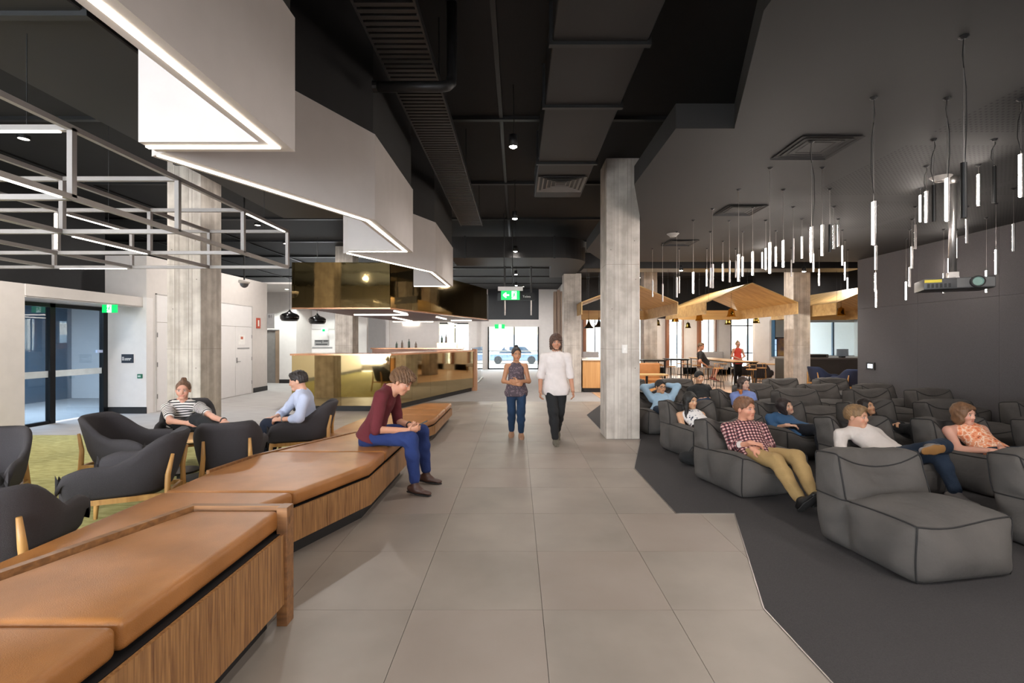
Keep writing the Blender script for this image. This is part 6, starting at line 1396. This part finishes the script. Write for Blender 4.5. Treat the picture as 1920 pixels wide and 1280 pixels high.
# 13 black polo man
J = lounge(3.78, 10.0, (1311, 722), (1328, 730), (1294, 731), (1332, 748, 0.02), (1296, 750, 0.02), (1322, 747, -0.22), (1316, 748, -0.22))
person('man in a black polo shirt sitting upright at the back', J, (V3(1311, 707.5, 10.12), (0.05, -0.99, -0.12), (0, 0.05, 1)), 'cfa07f', ('short', '171413'), (cl('black_polo', '1d1e20'), 0.7, 'polo_shirt', cl('black_polo', '1d1e20')), (cl('blue_jeans', '1c3552'), 1.9, 'jeans'), blk_shoe,
       res=0.013, hs=1.03, side=(-0.97, 0.1, 0), hands=dict(dL=(-0.6, -0.6, 0), dR=(0.6, -0.6, 0)))
# 14 woman with orange tipped hair
J = lounge(4.2, 8.85, (1393, 734), (1410, 741), (1376, 742), (1416, 760, 0.0), (1378, 762, 0.0), (1405, 768, -0.24), (1394, 768, -0.24))
person('woman in a blue shirt with long orange tipped hair', J, (V3(1394, 719, 8.97), (0.35, -0.93, 0.0), (-0.05, 0.05, 1)), 'd9b09a', ('ombre', '3a2a22'), (cl('periwinkle', '7484b8'), 0.7, 'blouse', cl('periwinkle', '7484b8')), (cl('black_jeans', '1a1a1c'), 1.95, 'trousers'), blk_shoe,
       res=0.013, hs=1.0, bulk=0.92, female=True, side=(-0.97, 0.1, 0))
# 15 man on the bar stool
J = dict(pelvis=(6.98, 17.6, 0.84), neck=V3(1314, 659, 17.6), shL=V3(1318, 664, 17.42), shR=V3(1313, 664, 17.76), elL=V3(1315, 677, 17.35), elR=V3(1314, 677, 17.8), wrL=V3(1324, 683, 17.4), wrR=V3(1325, 683, 17.6),
         knL=(7.36, 17.45, 0.74), knR=(7.36, 17.72, 0.76), anL=(7.20, 17.42, 0.33), anR=(7.22, 17.70, 0.33), toL=(7.36, 17.38, 0.29), toR=(7.38, 17.68, 0.29))
J['knL'][0]; person('man in a black T-shirt and shorts on a bar stool', {k: A(v, float) - A((0.05, 0, 0)) for k, v in J.items()}, (V3(1317.5, 649.5, 17.55) - A((0.05, 0, 0)), (0.55, -0.8, -0.05), (0, 0, 1)), 'c9937a', ('short', '5a4636'), (cl('black_tee', '232124'), 0.55, 'tee_shirt'), (cl('grey_shorts', '8f8c8e'), 0.85, 'shorts'), (mat('red_sneaker', '7c3a30', 0.6), sole_w),
       res=0.018, hs=1.1, side=(0.1, 1, 0))
# 16 woman in red behind the table
x, y = 8.72, 19.0
J = dict(pelvis=(x, y, 0.90), neck=(x, y, 1.38), shL=(x + 0.165, y, 1.32), shR=(x - 0.165, y, 1.32), elL=(x + 0.25, y - 0.05, 1.07), elR=(x - 0.25, y - 0.05, 1.07), wrL=(x + 0.09, y - 0.18, 1.0), wrR=(x - 0.09, y - 0.18, 1.0),
         knL=(x + 0.08, y - 0.02, 0.48), knR=(x - 0.08, y - 0.02, 0.48), anL=(x + 0.08, y, 0.10), anR=(x - 0.08, y, 0.10), toL=(x + 0.09, y - 0.16, 0.07), toR=(x - 0.09, y - 0.16, 0.07))
person('woman with glasses in a coral red sleeveless top behind the high table', J, ((x, y - 0.02, 1.535), (-0.1, -0.99, -0.05), (0, 0, 1)), 'd6a088', ('bun', 'a58a66'), (cl('coral', 'd2483c'), 0.0, 'blouse'), (cl('black_jeans', '1a1a1c'), 1.95, 'trousers'), (mat('black_shoe', '191818', 0.5), sole_d),
       res=0.018, hs=1.05, bulk=0.95, female=True, side=(-1, 0, 0), hemd=0.14, extra=glasses)
# backpacks beside the bags
for (x, y, z, lab, c_) in ((2.86, 8.28, 0.40, 'navy backpack lying on the lap of the man with glasses', '22243a'), (2.36, 6.42, 0.0, 'small black bag on the carpet between the front bean bags', '1a1a1b')):
    t = thing('backpack', lab, 'bag', (x, y, z + 0.006)); D, lo = field([Prim((x - 0.1, y, z + 0.10), (x + 0.1, y, z + 0.10), 0.10, 0.09, 0.8, (0, 1, 0)), Prim((x - 0.05, y - 0.06, z + 0.08), (x + 0.05, y - 0.06, z + 0.08), 0.06, 0.06)], 0.009, 0.03, noise=(0.004, 12, 2)); V, Q = snet(D, lo, 0.009)
    V[:, 2] = np.maximum(V[:, 2], z + 0.006); link_mesh('pouch', np_mesh('pouch', V, Q, cl('bag_' + c_, c_), (x, y, z + 0.006)), t)
    MB().tube([(x - 0.06, y, z + 0.18), (x - 0.02, y, z + 0.24), (x + 0.03, y, z + 0.24), (x + 0.07, y, z + 0.18)], 0.007, 6).build('handle', tube_blk, t)
